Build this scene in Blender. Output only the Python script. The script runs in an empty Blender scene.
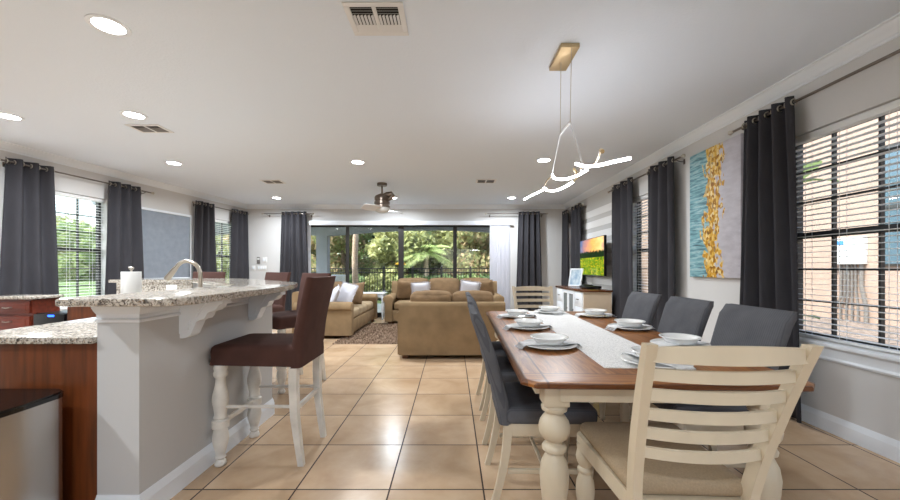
import bpy, bmesh, math, random
import numpy as np
from mathutils import Vector, Matrix
random.seed(7)
R = math.radians
PI = math.pi
SC = bpy.context.scene
COL = SC.collection

# ------------------------------------------------------------------ helpers
def lin(c):
    return tuple(((v/255)/12.92 if v/255 <= .04045 else ((v/255+.055)/1.055)**2.4) for v in c)

def link(name, bm, m=None, parent=None, smooth=True, loc=(0, 0, 0), rz=0, angle=40):
    me = bpy.data.meshes.new(name)
    bmesh.ops.recalc_face_normals(bm, faces=bm.faces)
    bm.to_mesh(me); bm.free()
    o = bpy.data.objects.new(name, me)
    COL.objects.link(o)
    if m is not None:
        for mm in (m if isinstance(m, (list, tuple)) else [m]):
            me.materials.append(mm)
    if smooth:
        me.shade_smooth()
        me.set_sharp_from_angle(angle=R(angle))
    o.location = loc; o.rotation_euler = (0, 0, rz)
    if parent is not None:
        o.parent = parent
    return o

def tag(o, label, cat, group=None):
    o['label'] = label; o['category'] = cat
    if group: o['group'] = group
    return o

def thing(name, label, cat, loc=(0, 0, 0), rz=0, group=None):
    o = bpy.data.objects.new(name, None)
    o.empty_display_size = .1
    COL.objects.link(o)
    o.location = loc; o.rotation_euler = (0, 0, rz)
    return tag(o, label, cat, group)

def struct(o):
    o['kind'] = 'structure'
    return o

def struct_empty(name, loc=(0, 0, 0), rz=0):
    o = bpy.data.objects.new(name, None); COL.objects.link(o)
    o.location = loc; o.rotation_euler = (0, 0, rz)
    return struct(o)

def copy_tree(o, parent=None):
    c = o.copy(); COL.objects.link(c)
    if parent is not None: c.parent = parent
    for ch in list(o.children):
        copy_tree(ch, c)
    return c

def dup(o, label, loc, rz=None):
    c = copy_tree(o)
    c.location = loc
    if rz is not None: c.rotation_euler = (0, 0, rz)
    c['label'] = label
    return c

def B():
    return bmesh.new()

def xf(bm, vs, M):
    bmesh.ops.transform(bm, matrix=M, verts=vs)
    return vs

def box(bm, c, s, bev=0, seg=2, M=None):
    g = bmesh.ops.create_cube(bm, size=1)
    vs = g['verts']
    for v in vs:
        v.co = Vector((v.co.x*s[0], v.co.y*s[1], v.co.z*s[2]))
    if bev:
        es = list({e for v in vs for e in v.link_edges})
        r = bmesh.ops.bevel(bm, geom=es, offset=min(bev, min(s)*.45), segments=seg, affect='EDGES', profile=.5)
        vs = list({v for f in r['faces'] for v in f.verts} | {v for v in vs if v.is_valid})
    Mx = Matrix.Translation(c)
    if M is not None: Mx = Mx @ M
    return xf(bm, vs, Mx)

def bx(bm, x0, x1, y0, y1, z0, z1, bev=0, seg=2):
    return box(bm, ((x0+x1)/2, (y0+y1)/2, (z0+z1)/2), (x1-x0, y1-y0, z1-z0), bev, seg)

def lathe(bm, prof, c=(0, 0, 0), seg=20, M=None, caps=True):
    rings = []
    vs = []
    for r, z in prof:
        ring = [bm.verts.new((r*math.cos(2*PI*k/seg), r*math.sin(2*PI*k/seg), z)) for k in range(seg)]
        rings.append(ring); vs += ring
    for a, b in zip(rings, rings[1:]):
        for k in range(seg):
            bm.faces.new((a[k], a[(k+1) % seg], b[(k+1) % seg], b[k]))
    if not caps:
        for k in range(seg):
            a, b = rings[-1], rings[0]
            bm.faces.new((a[k], a[(k+1) % seg], b[(k+1) % seg], b[k]))
    if caps and prof[0][0] > 1e-5: bm.faces.new(list(reversed(rings[0])))
    if caps and prof[-1][0] > 1e-5: bm.faces.new(rings[-1])
    Mx = Matrix.Translation(c)
    if M is not None: Mx = Mx @ M
    return xf(bm, vs, Mx)

def tube(bm, pts, r, seg=8, closed=False, flat=1.0):
    pts = [Vector(p) for p in pts]
    n = len(pts)
    rs = r if isinstance(r, (list, tuple)) else [r]*n
    T = []
    for i in range(n):
        a = pts[i-1] if (i > 0 or closed) else pts[i]
        b = pts[(i+1) % n] if (i < n-1 or closed) else pts[i]
        T.append((b-a).normalized())
    up = Vector((0, 0, 1)) if abs(T[0].z) < .9 else Vector((1, 0, 0))
    N = (up - T[0]*up.dot(T[0])).normalized()
    rings = []; vs = []
    for i in range(n):
        N = (N - T[i]*N.dot(T[i])).normalized()
        Bn = T[i].cross(N)
        ring = [bm.verts.new(pts[i] + (N*math.cos(2*PI*k/seg)*flat + Bn*math.sin(2*PI*k/seg))*rs[i]) for k in range(seg)]
        rings.append(ring); vs += ring
    m = n if closed else n-1
    for i in range(m):
        a, b = rings[i], rings[(i+1) % n]
        for k in range(seg):
            bm.faces.new((a[k], a[(k+1) % seg], b[(k+1) % seg], b[k]))
    if not closed:
        bm.faces.new(list(reversed(rings[0]))); bm.faces.new(rings[-1])
    return vs

def prism(bm, poly, z0, z1, M=None):
    a = [bm.verts.new((x, y, z0)) for x, y in poly]
    b = [bm.verts.new((x, y, z1)) for x, y in poly]
    n = len(poly)
    bm.faces.new(list(reversed(a))); bm.faces.new(b)
    for k in range(n):
        bm.faces.new((a[k], a[(k+1) % n], b[(k+1) % n], b[k]))
    if M is not None: xf(bm, a+b, M)
    return a+b

def loft(bm, secs, cap=True):
    """secs: list of closed rings (lists of points)"""
    rings = [[bm.verts.new(p) for p in s] for s in secs]
    n = len(secs[0])
    for a, b in zip(rings, rings[1:]):
        for k in range(n):
            bm.faces.new((a[k], a[(k+1) % n], b[(k+1) % n], b[k]))
    if cap:
        bm.faces.new(list(reversed(rings[0]))); bm.faces.new(rings[-1])
    return [v for r in rings for v in r]

def rrect(cx, cy, w, h, r, k=3):
    """rounded rectangle outline (2D), counter-clockwise"""
    out = []
    for sx, sy, a0 in ((1, -1, -90), (1, 1, 0), (-1, 1, 90), (-1, -1, 180)):
        for i in range(k+1):
            a = R(a0 + 90*i/k)
            out.append((cx + sx*(w/2-r) + r*math.cos(a), cy + sy*(h/2-r) + r*math.sin(a)))
    return out

def profile_run(bm, prof, s0, s1, m0=0, m1=0):
    """profile of (t,z) points extruded along local x; m0,m1: mitre dx per unit t at each end"""
    a = [bm.verts.new((s0 + m0*t, t, z)) for t, z in prof]
    b = [bm.verts.new((s1 + m1*t, t, z)) for t, z in prof]
    n = len(prof)
    bm.faces.new(a); bm.faces.new(list(reversed(b)))
    for k in range(n):
        bm.faces.new((a[k], b[k], b[(k+1) % n], a[(k+1) % n]))

def soft(bm, c, s, r=.05, n=9, puff=(0, 0, 0), M=None, jit=0, seed=0):
    """soft cushion box with rounded edges and puffed faces"""
    rnd = random.Random(seed)
    old = set(bm.verts)
    g = bmesh.ops.create_cube(bm, size=2)
    es = list({e for v in g['verts'] for e in v.link_edges})
    bmesh.ops.subdivide_edges(bm, edges=es, cuts=n, use_grid_fill=True)
    vs = [v for v in bm.verts if v not in old]
    h = Vector((s[0]/2, s[1]/2, s[2]/2))
    def remap(t):
        return math.copysign(1-(1-abs(t))**1.35, t) if abs(t) < 1 else t
    for v in vs:
        p = Vector([remap(q) for q in v.co])
        q = Vector([p[i]*h[i] for i in range(3)])
        inn = Vector([max(-(h[i]-min(r, h[i])), min(h[i]-min(r, h[i]), q[i])) for i in range(3)])
        d = q-inn
        if d.length > 1e-9:
            q = inn + d.normalized()*min(r, max(abs(d.x), abs(d.y), abs(d.z)))
        for i in range(3):
            j, k = (i+1) % 3, (i+2) % 3
            q[i] += puff[i]*p[i]*(1-p[j]**2)*(1-p[k]**2)
        if jit:
            q += Vector((rnd.uniform(-1, 1), rnd.uniform(-1, 1), rnd.uniform(-1, 1)))*jit
        v.co = q
    Mx = Matrix.Translation(c)
    if M is not None: Mx = Mx @ M
    return xf(bm, vs, Mx)

def sheet(bm, fn, nu, nv):
    g = [[bm.verts.new(fn(i/nu, j/nv)) for i in range(nu+1)] for j in range(nv+1)]
    for j in range(nv):
        for i in range(nu):
            bm.faces.new((g[j][i], g[j][i+1], g[j+1][i+1], g[j+1][i]))

def torus(bm, c, R0, r0, axis='x', seg=16, sub=6):
    pts = []
    for k in range(seg):
        a = 2*PI*k/seg
        u, v = R0*math.cos(a), R0*math.sin(a)
        pts.append((c[0], c[1]+u, c[2]+v) if axis == 'x' else (c[0]+u, c[1], c[2]+v) if axis == 'y' else (c[0]+u, c[1]+v, c[2]))
    tube(bm, pts, r0, sub, closed=True)

class Frame:
    """wall frame: local x runs along the wall, local y points into the room"""
    def __init__(s, ox, oy, ang): s.ox, s.oy, s.ang = ox, oy, ang
    def P(s, a, t, z=0):
        c, n = math.cos(s.ang), math.sin(s.ang)
        return (s.ox + a*c - t*n, s.oy + a*n + t*c, z)

# ------------------------------------------------------------------ materials
class NT:
    def __init__(s, name):
        s.m = bpy.data.materials.new(name); s.m.use_nodes = True
        s.t = s.m.node_tree; s.t.nodes.clear()
        s.out = s.n('ShaderNodeOutputMaterial')
        s.tc = None
    def n(s, typ, **k):
        nd = s.t.nodes.new(typ)
        for a, v in k.items(): setattr(nd, a, v)
        return nd
    def l(s, a, b): s.t.links.new(a, b)
    def coord(s, which='Object'):
        if s.tc is None: s.tc = s.n('ShaderNodeTexCoord')
        return s.tc.outputs[which]
    def mapping(s, src, scale=(1, 1, 1), loc=(0, 0, 0), rot=(0, 0, 0)):
        m = s.n('ShaderNodeMapping'); s.l(src, m.inputs[0])
        m.inputs['Location'].default_value = loc; m.inputs['Rotation'].default_value = rot
        m.inputs['Scale'].default_value = scale
        return m.outputs[0]
    def noise(s, vec, scale, detail=3, rough=.5, dist=0):
        nd = s.n('ShaderNodeTexNoise'); s.l(vec, nd.inputs['Vector'])
        nd.inputs['Scale'].default_value = scale; nd.inputs['Detail'].default_value = detail
        nd.inputs['Roughness'].default_value = rough; nd.inputs['Distortion'].default_value = dist
        return nd.outputs[0]
    def voronoi(s, vec, scale, feature='F1', out='Color'):
        nd = s.n('ShaderNodeTexVoronoi', feature=feature); s.l(vec, nd.inputs['Vector'])
        nd.inputs['Scale'].default_value = scale
        return nd.outputs[out]
    def math(s, op, a, b=None, c=None):
        nd = s.n('ShaderNodeMath', operation=op)
        for i, v in enumerate((a, b, c)):
            if v is None: continue
            if hasattr(v, 'is_output'): s.l(v, nd.inputs[i])
            else: nd.inputs[i].default_value = v
        return nd.outputs[0]
    def ramp(s, fac, stops, interp='LINEAR'):
        nd = s.n('ShaderNodeValToRGB'); s.l(fac, nd.inputs[0])
        cr = nd.color_ramp; cr.interpolation = interp
        while len(cr.elements) < len(stops): cr.elements.new(.5)
        for e, (p, c) in zip(cr.elements, stops):
            e.position = p; e.color = (*lin(c), 1)
        return nd.outputs[0]
    def mix(s, fac, a, b, mode='MIX'):
        nd = s.n('ShaderNodeMix', data_type='RGBA', blend_type=mode)
        for i, v in ((0, fac), (6, a), (7, b)):
            if hasattr(v, 'is_output'): s.l(v, nd.inputs[i])
            elif i == 0: nd.inputs[i].default_value = v
            else: nd.inputs[i].default_value = (*lin(v), 1)
        return nd.outputs[2]
    def sep(s, vec):
        nd = s.n('ShaderNodeSeparateXYZ'); s.l(vec, nd.inputs[0]); return nd.outputs
    def bsdf(s, col, rough=.5, metal=0, spec=.5, bump=None, bstr=.2, bdist=.01, **kw):
        b = s.n('ShaderNodeBsdfPrincipled')
        if hasattr(col, 'is_output'): s.l(col, b.inputs['Base Color'])
        else: b.inputs['Base Color'].default_value = (*lin(col), 1)
        if hasattr(rough, 'is_output'): s.l(rough, b.inputs['Roughness'])
        else: b.inputs['Roughness'].default_value = rough
        b.inputs['Metallic'].default_value = metal
        b.inputs['Specular IOR Level'].default_value = spec
        for k, v in kw.items(): b.inputs[k.replace('_', ' ')].default_value = v
        if bump is not None:
            bn = s.n('ShaderNodeBump'); s.l(bump, bn.inputs['Height'])
            bn.inputs['Strength'].default_value = bstr; bn.inputs['Distance'].default_value = bdist
            s.l(bn.outputs[0], b.inputs['Normal'])
        s.l(b.outputs[0], s.out.inputs[0])
        return b

def mat(name, col, rough=.5, metal=0, var=0, vscale=4, bump=0, bscale=60, bdist=.004, spec=.5, stretch=(1, 1, 1), **kw):
    t = NT(name)
    c = col
    v = t.mapping(t.coord(), stretch)
    if var:
        d = tuple(max(0, x*(1-var)) for x in col); u = tuple(min(255, x*(1+var)) for x in col)
        c = t.ramp(t.noise(v, vscale, 4), [(.3, d), (.7, u)])
    b = t.noise(v, bscale, 3) if bump else None
    t.bsdf(c, rough, metal, spec, b, bump, bdist, **kw)
    return t.m

def emit(name, col, strength):
    t = NT(name); e = t.n('ShaderNodeEmission')
    e.inputs[0].default_value = (*lin(col), 1); e.inputs[1].default_value = strength
    t.l(e.outputs[0], t.out.inputs[0]); return t.m

M = {}
M['wall'] = mat('wall_paint', (214, 213, 212), .85, bump=.08, bscale=120, bdist=.002, spec=.2)
M['bar_wall'] = mat('bar_wall_paint', (200, 200, 200), .8, bump=.15, bscale=90, bdist=.002, spec=.25)
M['ceiling'] = mat('ceiling_paint', (228, 236, 246), .9, bump=.35, bscale=55, bdist=.006, spec=.1)
M['trim'] = mat('white_trim_paint', (236, 241, 247), .4, spec=.4)
M['whiteband'] = mat('white_band_paint', (250, 250, 250), .6)
M['curtain'] = mat('charcoal_cloth', (61, 60, 64), .9, var=.06, vscale=9, bump=.1, bscale=300, spec=.15, stretch=(1, 1, .3))
M['nickel'] = mat('brushed_nickel', (190, 182, 170), .28, 1)
M['darkmetal'] = mat('dark_rod_metal', (124, 116, 110), .35, 1)
M['bronze'] = mat('dark_window_frame', (30, 29, 30), .45)
M['doorframe'] = mat('bronze_door_frame', (38, 35, 34), .45)
M['blind'] = mat('white_blind', (235, 236, 236), .5)
M['cream'] = mat('cream_painted_wood', (202, 187, 162), .42, var=.04, vscale=6, stretch=(1, 1, .25))
M['whitewood'] = mat('distressed_white_paint', (226, 221, 212), .45, var=.06, vscale=9)
M['chairgrey'] = None
M['stool'] = mat('chocolate_slipcover', (80, 55, 49), .85, var=.06, vscale=8, bump=.25, bscale=14, bdist=.012, spec=.2)
M['sofa'] = mat('tan_microfiber', (138, 115, 86), .88, var=.07, vscale=5, bump=.25, bscale=9, bdist=.02, spec=.2)
M['sofacush'] = mat('tan_cushion_cloth', (126, 102, 76), .88, var=.09, vscale=7, bump=.4, bscale=8, bdist=.03, spec=.2)
M['seatlight'] = mat('pale_tan_seat_cloth', (166, 146, 118), .85, var=.06, vscale=6, bump=.3, bscale=8, bdist=.02, spec=.2)
M['pillow'] = mat('pale_blue_grey_cloth', (206, 205, 212), .85, var=.03, bump=.2, bscale=20)
M['china'] = mat('white_china', (240, 240, 238), .12, spec=.6)
M['napkin'] = mat('grey_white_linen', (228, 228, 229), .85, var=.05, vscale=60, bump=.3, bscale=200)
M['cherry'] = mat('cherry_wood', (100, 52, 24), .35, var=.22, vscale=5, bump=.03, bscale=30, stretch=(6, 6, .5))
M['redwood'] = mat('dark_red_cabinet_wood', (98, 42, 28), .35, var=.16, vscale=5, stretch=(1, 6, 6))
M['sofafoot'] = mat('brown_wood_foot', (96, 58, 34), .4, var=.15)
M['black'] = mat('black_plastic', (18, 18, 20), .3)
M['gloss'] = mat('gloss_black', (10, 10, 12), .08)
M['steel'] = mat('stainless_steel', (196, 192, 188), .26, 1, bump=.05, bscale=40, stretch=(1, 1, 60))
M['paper'] = mat('paper_towel', (240, 240, 238), .9, bump=.2, bscale=150)
M['plastic'] = mat('white_plastic', (235, 235, 233), .4)
M['gold'] = mat('champagne_metal', (198, 176, 138), .4, .7)
M['led'] = emit('led_strip_light', (252, 252, 255), 15)
M['lamp'] = emit('recessed_lamp_lens', (250, 250, 252), 14)
M['fanmetal'] = mat('dark_brushed_fan_metal', (128, 116, 106), .32, 1)
M['fanbowl'] = mat('frosted_glass_bowl', (225, 225, 222), .25)
M['blade'] = mat('white_fan_blade', (238, 238, 240), .4)
M['vent'] = mat('white_vent_metal', (226, 226, 226), .45)
M['ventdark'] = mat('dark_duct', (38, 36, 38), .8)
M['ventgrey'] = mat('grey_louver', (120, 116, 114), .6)
M['linen'] = mat('oatmeal_seat_cloth', (158, 138, 112), .9, var=.05, vscale=160, bump=.3, bscale=220, bdist=.003, spec=.2)
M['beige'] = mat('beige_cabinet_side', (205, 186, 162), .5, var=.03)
M['slab'] = mat('lanai_concrete', (226, 222, 214), .8, var=.05)
M['stucco'] = mat('blue_grey_stucco', (146, 150, 158), .9, var=.03, bump=.2, bscale=60)
M['lanaiceil'] = mat('lanai_ceiling_paint', (140, 143, 148), .9)
M['fence'] = mat('black_fence_metal', (22, 24, 25), .5)
M['bark'] = mat('tree_bark', (104, 86, 70), .9, var=.25, vscale=8, bump=.5, bscale=12, bdist=.03)
M['palmbark'] = mat('pale_palm_bark', (196, 170, 148), .9, var=.12, vscale=10, bump=.5, bscale=14, bdist=.02, stretch=(1, 1, 4))
M['tanwall'] = mat('peach_stucco', (166, 142, 126), .9, var=.03, bump=.2, bscale=40)
M['gravel'] = mat('gravel_ground', (112, 98, 88), .95, var=.35, vscale=14, bump=.6, bscale=30, bdist=.03)
M['lawn'] = mat('lawn_grass', (88, 106, 58), .95, var=.25, vscale=3, bump=.5, bscale=40, bdist=.03)
M['pipe'] = mat('grey_conduit', (112, 106, 100), .5)
M['elec'] = mat('pale_metal_box', (222, 224, 222), .5)
M['bluesticker'] = mat('blue_sticker', (70, 130, 190), .5)
M['board'] = mat('blue_grey_board', (130, 138, 149), .5, var=.04, vscale=10, bump=.25, bscale=25, bdist=.003)

def glass_mat(name, tint=(244, 248, 247), gloss=.06):
    t = NT(name)
    tr = t.n('ShaderNodeBsdfTransparent'); tr.inputs[0].default_value = (*lin(tint), 1)
    gl = t.n('ShaderNodeBsdfGlossy'); gl.inputs['Roughness'].default_value = .01
    g = t.n('ShaderNodeNewGeometry'); dp = t.n('ShaderNodeVectorMath', operation='DOT_PRODUCT')
    t.l(g.outputs['Normal'], dp.inputs[0]); t.l(g.outputs['Incoming'], dp.inputs[1])
    c = t.math('ABSOLUTE', dp.outputs['Value'])
    f = t.math('ADD', .03, t.math('MULTIPLY', t.math('POWER', t.math('SUBTRACT', 1.0, c), 5.0), .9))
    mx = t.n('ShaderNodeMixShader'); t.l(f, mx.inputs[0]); t.l(tr.outputs[0], mx.inputs[1]); t.l(gl.outputs[0], mx.inputs[2])
    t.l(mx.outputs[0], t.out.inputs[0])
    return t.m
M['glass'] = glass_mat('window_glass')

def translucent(name, col, amt=.35):
    t = NT(name)
    d = t.n('ShaderNodeBsdfDiffuse'); d.inputs[0].default_value = (*lin(col), 1)
    tr = t.n('ShaderNodeBsdfTranslucent'); tr.inputs[0].default_value = (*lin(col), 1)
    mx = t.n('ShaderNodeMixShader'); mx.inputs[0].default_value = amt
    t.l(d.outputs[0], mx.inputs[1]); t.l(tr.outputs[0], mx.inputs[2]); t.l(mx.outputs[0], t.out.inputs[0])
    return t.m
M['vane'] = translucent('white_vertical_vane', (232, 232, 240), .35)

def leaf_mat(name, stops, scale=1.2):
    t = NT(name)
    g = t.n('ShaderNodeNewGeometry')
    n1 = t.noise(t.coord(), scale, 3)
    w = t.n('ShaderNodeTexWhiteNoise', noise_dimensions='3D'); t.l(t.mapping(t.coord(), (7, 7, 7)), w.inputs[0])
    f = t.math('ADD', t.math('MULTIPLY', n1, .75), t.math('MULTIPLY', g.outputs['Random Per Island'], .25))
    col = t.ramp(f, stops)
    d = t.n('ShaderNodeBsdfPrincipled'); d.inputs['Roughness'].default_value = .55
    d.inputs['Specular IOR Level'].default_value = .3
    t.l(col, d.inputs['Base Color'])
    tr = t.n('ShaderNodeBsdfTranslucent'); t.l(col, tr.inputs[0])
    mx = t.n('ShaderNodeMixShader'); mx.inputs[0].default_value = .4
    t.l(d.outputs[0], mx.inputs[1]); t.l(tr.outputs[0], mx.inputs[2]); t.l(mx.outputs[0], t.out.inputs[0])
    return t.m
LEAF = {
    'green': leaf_mat('green_leaves', [(.3, (103, 126, 83)), (.5, (151, 169, 110)), (.7, (201, 210, 149))]),
    'olive': leaf_mat('olive_leaves', [(.3, (117, 124, 85)), (.5, (171, 174, 117)), (.7, (225, 221, 164))]),
    'rust': leaf_mat('rust_tinged_leaves', [(.3, (119, 126, 85)), (.48, (169, 171, 117)), (.6, (189, 162, 126)), (.75, (225, 201, 162))]),
    'deep': leaf_mat('deep_green_leaves', [(.3, (83, 108, 74)), (.5, (122, 146, 99)), (.7, (164, 183, 126))]),
    'palm': leaf_mat('palm_leaves', [(.3, (144, 169, 103)), (.5, (192, 210, 133)), (.75, (237, 241, 176))]),
}

def chair_cloth():
    t = NT('grey_pinstripe_cloth')
    x = t.sep(t.coord())[0]
    f = t.math('FRACT', t.math('MULTIPLY', x, 75))
    line = t.math('LESS_THAN', f, .28)
    nv = t.noise(t.coord(), 8, 4)
    base = t.ramp(nv, [(.3, (86, 86, 90)), (.7, (100, 100, 104))])
    c = t.mix(t.math('MULTIPLY', line, .45), base, (62, 64, 72))
    t.bsdf(c, .88, 0, .2, line, .1, .001)
    return t.m
M['chairgrey'] = chair_cloth()

def floor_mat():
    t = NT('beige_floor_tile')
    p = t.sep(t.coord())
    S = .512
    u = t.math('DIVIDE', t.math('ADD', p[0], .341 + S*40), S)
    v = t.math('DIVIDE', t.math('ADD', p[1], -2.03 + S*40), S)
    def edge(q):
        f = t.math('FRACT', q)
        return t.math('MINIMUM', f, t.math('SUBTRACT', 1.0, f))
    d = t.math('MINIMUM', edge(u), edge(v))
    g = t.math('LESS_THAN', d, .0045/S)
    cb = t.n('ShaderNodeCombineXYZ')
    t.l(t.math('FLOOR', u), cb.inputs[0]); t.l(t.math('FLOOR', v), cb.inputs[1])
    w = t.n('ShaderNodeTexWhiteNoise', noise_dimensions='2D'); t.l(cb.outputs[0], w.inputs[0])
    off = t.n('ShaderNodeVectorMath', operation='MULTIPLY_ADD')
    t.l(w.outputs[1], off.inputs[0]); off.inputs[1].default_value = (9, 9, 9); t.l(t.coord(), off.inputs[2])
    n1 = t.noise(off.outputs[0], 3.2, 5, .6, .4)
    base = t.ramp(n1, [(.28, (192, 160, 128)), (.5, (207, 177, 145)), (.72, (218, 190, 160))])
    n2 = t.noise(off.outputs[0], 26, 3)
    base = t.mix(t.math('MULTIPLY', n2, .18), base, (186, 158, 130))
    tint = t.ramp(w.outputs[0], [(0, (238, 236, 232)), (1, (255, 255, 255))])
    base = t.mix(1.0, base, tint, 'MULTIPLY')
    c = t.mix(g, base, (62, 46, 38))
    h = t.math('SUBTRACT', 1.0, g)
    t.bsdf(c, t.math('ADD', t.math('MULTIPLY', g, .5), t.math('ADD', t.math('MULTIPLY', n1, .14), .16)), 0, .45, h, .3, .003)
    return t.m
M['floor'] = floor_mat()

def granite_mat():
    t = NT('speckled_granite')
    v = t.coord()
    n1 = t.noise(v, 55, 5, .7, .8)
    base = t.ramp(n1, [(.38, (36, 33, 33)), (.45, (112, 100, 90)), (.52, (190, 182, 170)), (.62, (212, 206, 196)), (.72, (150, 124, 96))])
    vo = t.sep(t.voronoi(v, 190))[0]
    spk = t.ramp(vo, [(.0, (30, 27, 28)), (.16, (90, 78, 68)), (.2, (200, 194, 184)), (.78, (218, 213, 204)), (.88, (166, 134, 98))], 'CONSTANT')
    big = t.noise(v, 9, 3)
    c = t.mix(t.ramp(big, [(.4, (70, 70, 70)), (.6, (190, 190, 190))]), base, spk)
    t.bsdf(c, .1, 0, .6)
    return t.m
M['granite'] = granite_mat()

def tablewood():
    t = NT('honey_brown_table_wood')
    co = t.coord()
    p = t.sep(co)
    ax = t.math('ABSOLUTE', p[0]); ay = t.math('ABSOLUTE', p[1])
    endb = t.math('GREATER_THAN', ay, 1.09)
    def grain(vec):
        n = t.noise(vec, 5, 6, .65, 1.2)
        return t.ramp(n, [(.3, (104, 60, 26)), (.5, (146, 92, 44)), (.68, (170, 114, 60))])
    a = grain(t.mapping(co, (7, .7, 7))); b = grain(t.mapping(co, (.7, 7, 7)))
    c = t.mix(endb, a, b)
    # plank joints and inlay lines
    f = t.math('FRACT', t.math('ADD', t.math('DIVIDE', p[0], .145), .5))
    pj = t.math('LESS_THAN', t.math('MINIMUM', f, t.math('SUBTRACT', 1.0, f)), .012)
    l1 = t.math('LESS_THAN', t.math('ABSOLUTE', t.math('SUBTRACT', ax, .48)), .005)
    l2 = t.math('LESS_THAN', t.math('ABSOLUTE', t.math('SUBTRACT', ay, 1.09)), .005)
    c = t.mix(t.math('MULTIPLY', t.math('MAXIMUM', t.math('MAXIMUM', l1, l2), t.math('MULTIPLY', pj, .2)), .7), c, (58, 30, 12))
    rim = t.math('GREATER_THAN', ax, .555)
    rim = t.math('MAXIMUM', rim, t.math('GREATER_THAN', ay, 1.215))
    c = t.mix(t.math('MULTIPLY', rim, .8), c, (74, 38, 18))
    t.bsdf(c, .36, 0, .35)
    return t.m
M['table'] = tablewood()
M['consoletop'] = mat('dark_brown_console_top', (92, 54, 30), .25, var=.2, vscale=5, stretch=(8, .7, 8))

def runner_mat():
    t = NT('white_woven_runner')
    v = t.coord()
    n = t.noise(t.mapping(v, (1, .6, 1)), 190, 2, .6)
    c = t.ramp(n, [(.36, (206, 205, 204)), (.5, (236, 235, 233)), (.7, (244, 243, 242))])
    t.bsdf(c, .9, 0, .2, n, .5, .003)
    return t.m
M['runner'] = runner_mat()

def rug_mat():
    t = NT('brown_shag_pile')
    g = t.n('ShaderNodeNewGeometry')
    n = t.noise(t.coord(), 45, 3, .7)
    f = t.math('ADD', t.math('MULTIPLY', n, .7), t.math('MULTIPLY', g.outputs['Random Per Island'], .3))
    c = t.ramp(f, [(.3, (80, 62, 50)), (.5, (124, 101, 84)), (.7, (174, 150, 128))])
    t.bsdf(c, .95, 0, .1)
    return t.m
M['rug'] = rug_mat()

def painting_mat():
    """abstract: teal streaks, a gold flaked column, lavender grey; local x across (0 left .. .75), z up"""
    t = NT('abstract_canvas')
    co = t.coord()
    p = t.sep(co)
    x = t.math('DIVIDE', p[0], .75); z = p[2]
    st = t.noise(t.mapping(co, (1.6, 1, 14), rot=(0, R(14), 0)), 2.4, 5, .65, .6)
    teal = t.ramp(st, [(.3, (70, 76, 84)), (.42, (96, 140, 152)), (.5, (128, 178, 188)), (.6, (176, 206, 210)), (.7, (112, 154, 168))])
    gn = t.noise(t.mapping(co, (2, 1, 5)), 3, 5, .6)
    grey = t.ramp(gn, [(.3, (186, 182, 190)), (.6, (204, 201, 209)), (.8, (216, 212, 216))])
    wob = t.math('MULTIPLY', t.math('SUBTRACT', t.noise(t.mapping(co, (0, 0, 1)), 3, 2), .5), .34)
    edge = t.math('ADD', .36, wob)
    en = t.math('MULTIPLY', t.math('SUBTRACT', t.noise(t.mapping(co, (8, 8, 30)), 1, 3), .5), .35)
    c = t.mix(t.math('GREATER_THAN', t.math('ADD', x, en), .46), teal, grey)
    fl = t.math('MULTIPLY', t.math('SUBTRACT', t.sep(t.voronoi(t.mapping(co, (26, 1, 17)), 1))[0], .5), .2)
    cen = t.math('ADD', .5, wob)
    d = t.math('ABSOLUTE', t.math('SUBTRACT', t.math('ADD', x, fl), cen))
    gold = t.math('LESS_THAN', d, .145)
    gv = t.sep(t.voronoi(t.mapping(co, (44, 1, 30)), 1))[1]
    gc = t.ramp(gv, [(0, (150, 96, 18)), (.3, (206, 150, 40)), (.6, (232, 190, 84)), (.85, (246, 226, 170)), (1, (120, 76, 20))])
    c = t.mix(gold, c, gc)
    t.bsdf(c, .55, 0, .3, gv, .2, .002)
    return t.m
M['painting'] = painting_mat()

def tv_mat():
    """meadow at sunset on the screen: local x 0..1.42 left to right, z 0..0.68"""
    t = NT('tv_screen_picture')
    co = t.coord(); p = t.sep(co)
    x = t.math('DIVIDE', p[0], 1.42); z = t.math('DIVIDE', p[2], .68)
    w = t.math('ADD', z, t.math('MULTIPLY', x, .25))
    cl = t.noise(t.mapping(co, (1.4, 1, 5)), 2.2, 4)
    sky = t.ramp(t.math('ADD', t.math('MULTIPLY', x, .7), t.math('MULTIPLY', cl, .45)),
                 [(.2, (92, 112, 150)), (.45, (200, 140, 120)), (.65, (246, 176, 96)), (.85, (250, 214, 140)), (1, (180, 130, 130))])
    mt = t.math('ADD', .6, t.math('MULTIPLY', t.math('SUBTRACT', t.noise(t.mapping(co, (1, 0, 0)), 3.5, 4), .5), .5))
    c = t.mix(t.math('LESS_THAN', z, mt), sky, (72, 84, 108))
    tr = t.math('ADD', .5, t.math('MULTIPLY', t.noise(t.mapping(co, (26, 0, 0)), 1, 2), .3))
    c = t.mix(t.math('LESS_THAN', z, tr), c, (30, 48, 26))
    vo = t.voronoi(t.mapping(co, (26, 1, 30)), 1, out='Distance')
    mead = t.ramp(t.noise(t.mapping(co, (4, 1, 6)), 2, 4), [(.3, (60, 96, 20)), (.6, (122, 150, 34)), (.75, (170, 180, 50))])
    fl = t.math('LESS_THAN', vo, .28)
    mead = t.mix(fl, mead, (250, 206, 40))
    c = t.mix(t.math('LESS_THAN', z, .48), c, mead)
    e = t.n('ShaderNodeEmission'); t.l(c, e.inputs[0]); e.inputs[1].default_value = .62
    g = t.n('ShaderNodeBsdfGlossy'); g.inputs['Roughness'].default_value = .1
    mx = t.n('ShaderNodeMixShader'); mx.inputs[0].default_value = .06
    t.l(e.outputs[0], mx.inputs[1]); t.l(g.outputs[0], mx.inputs[2]); t.l(mx.outputs[0], t.out.inputs[0])
    return t.m
M['tv'] = tv_mat()

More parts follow.
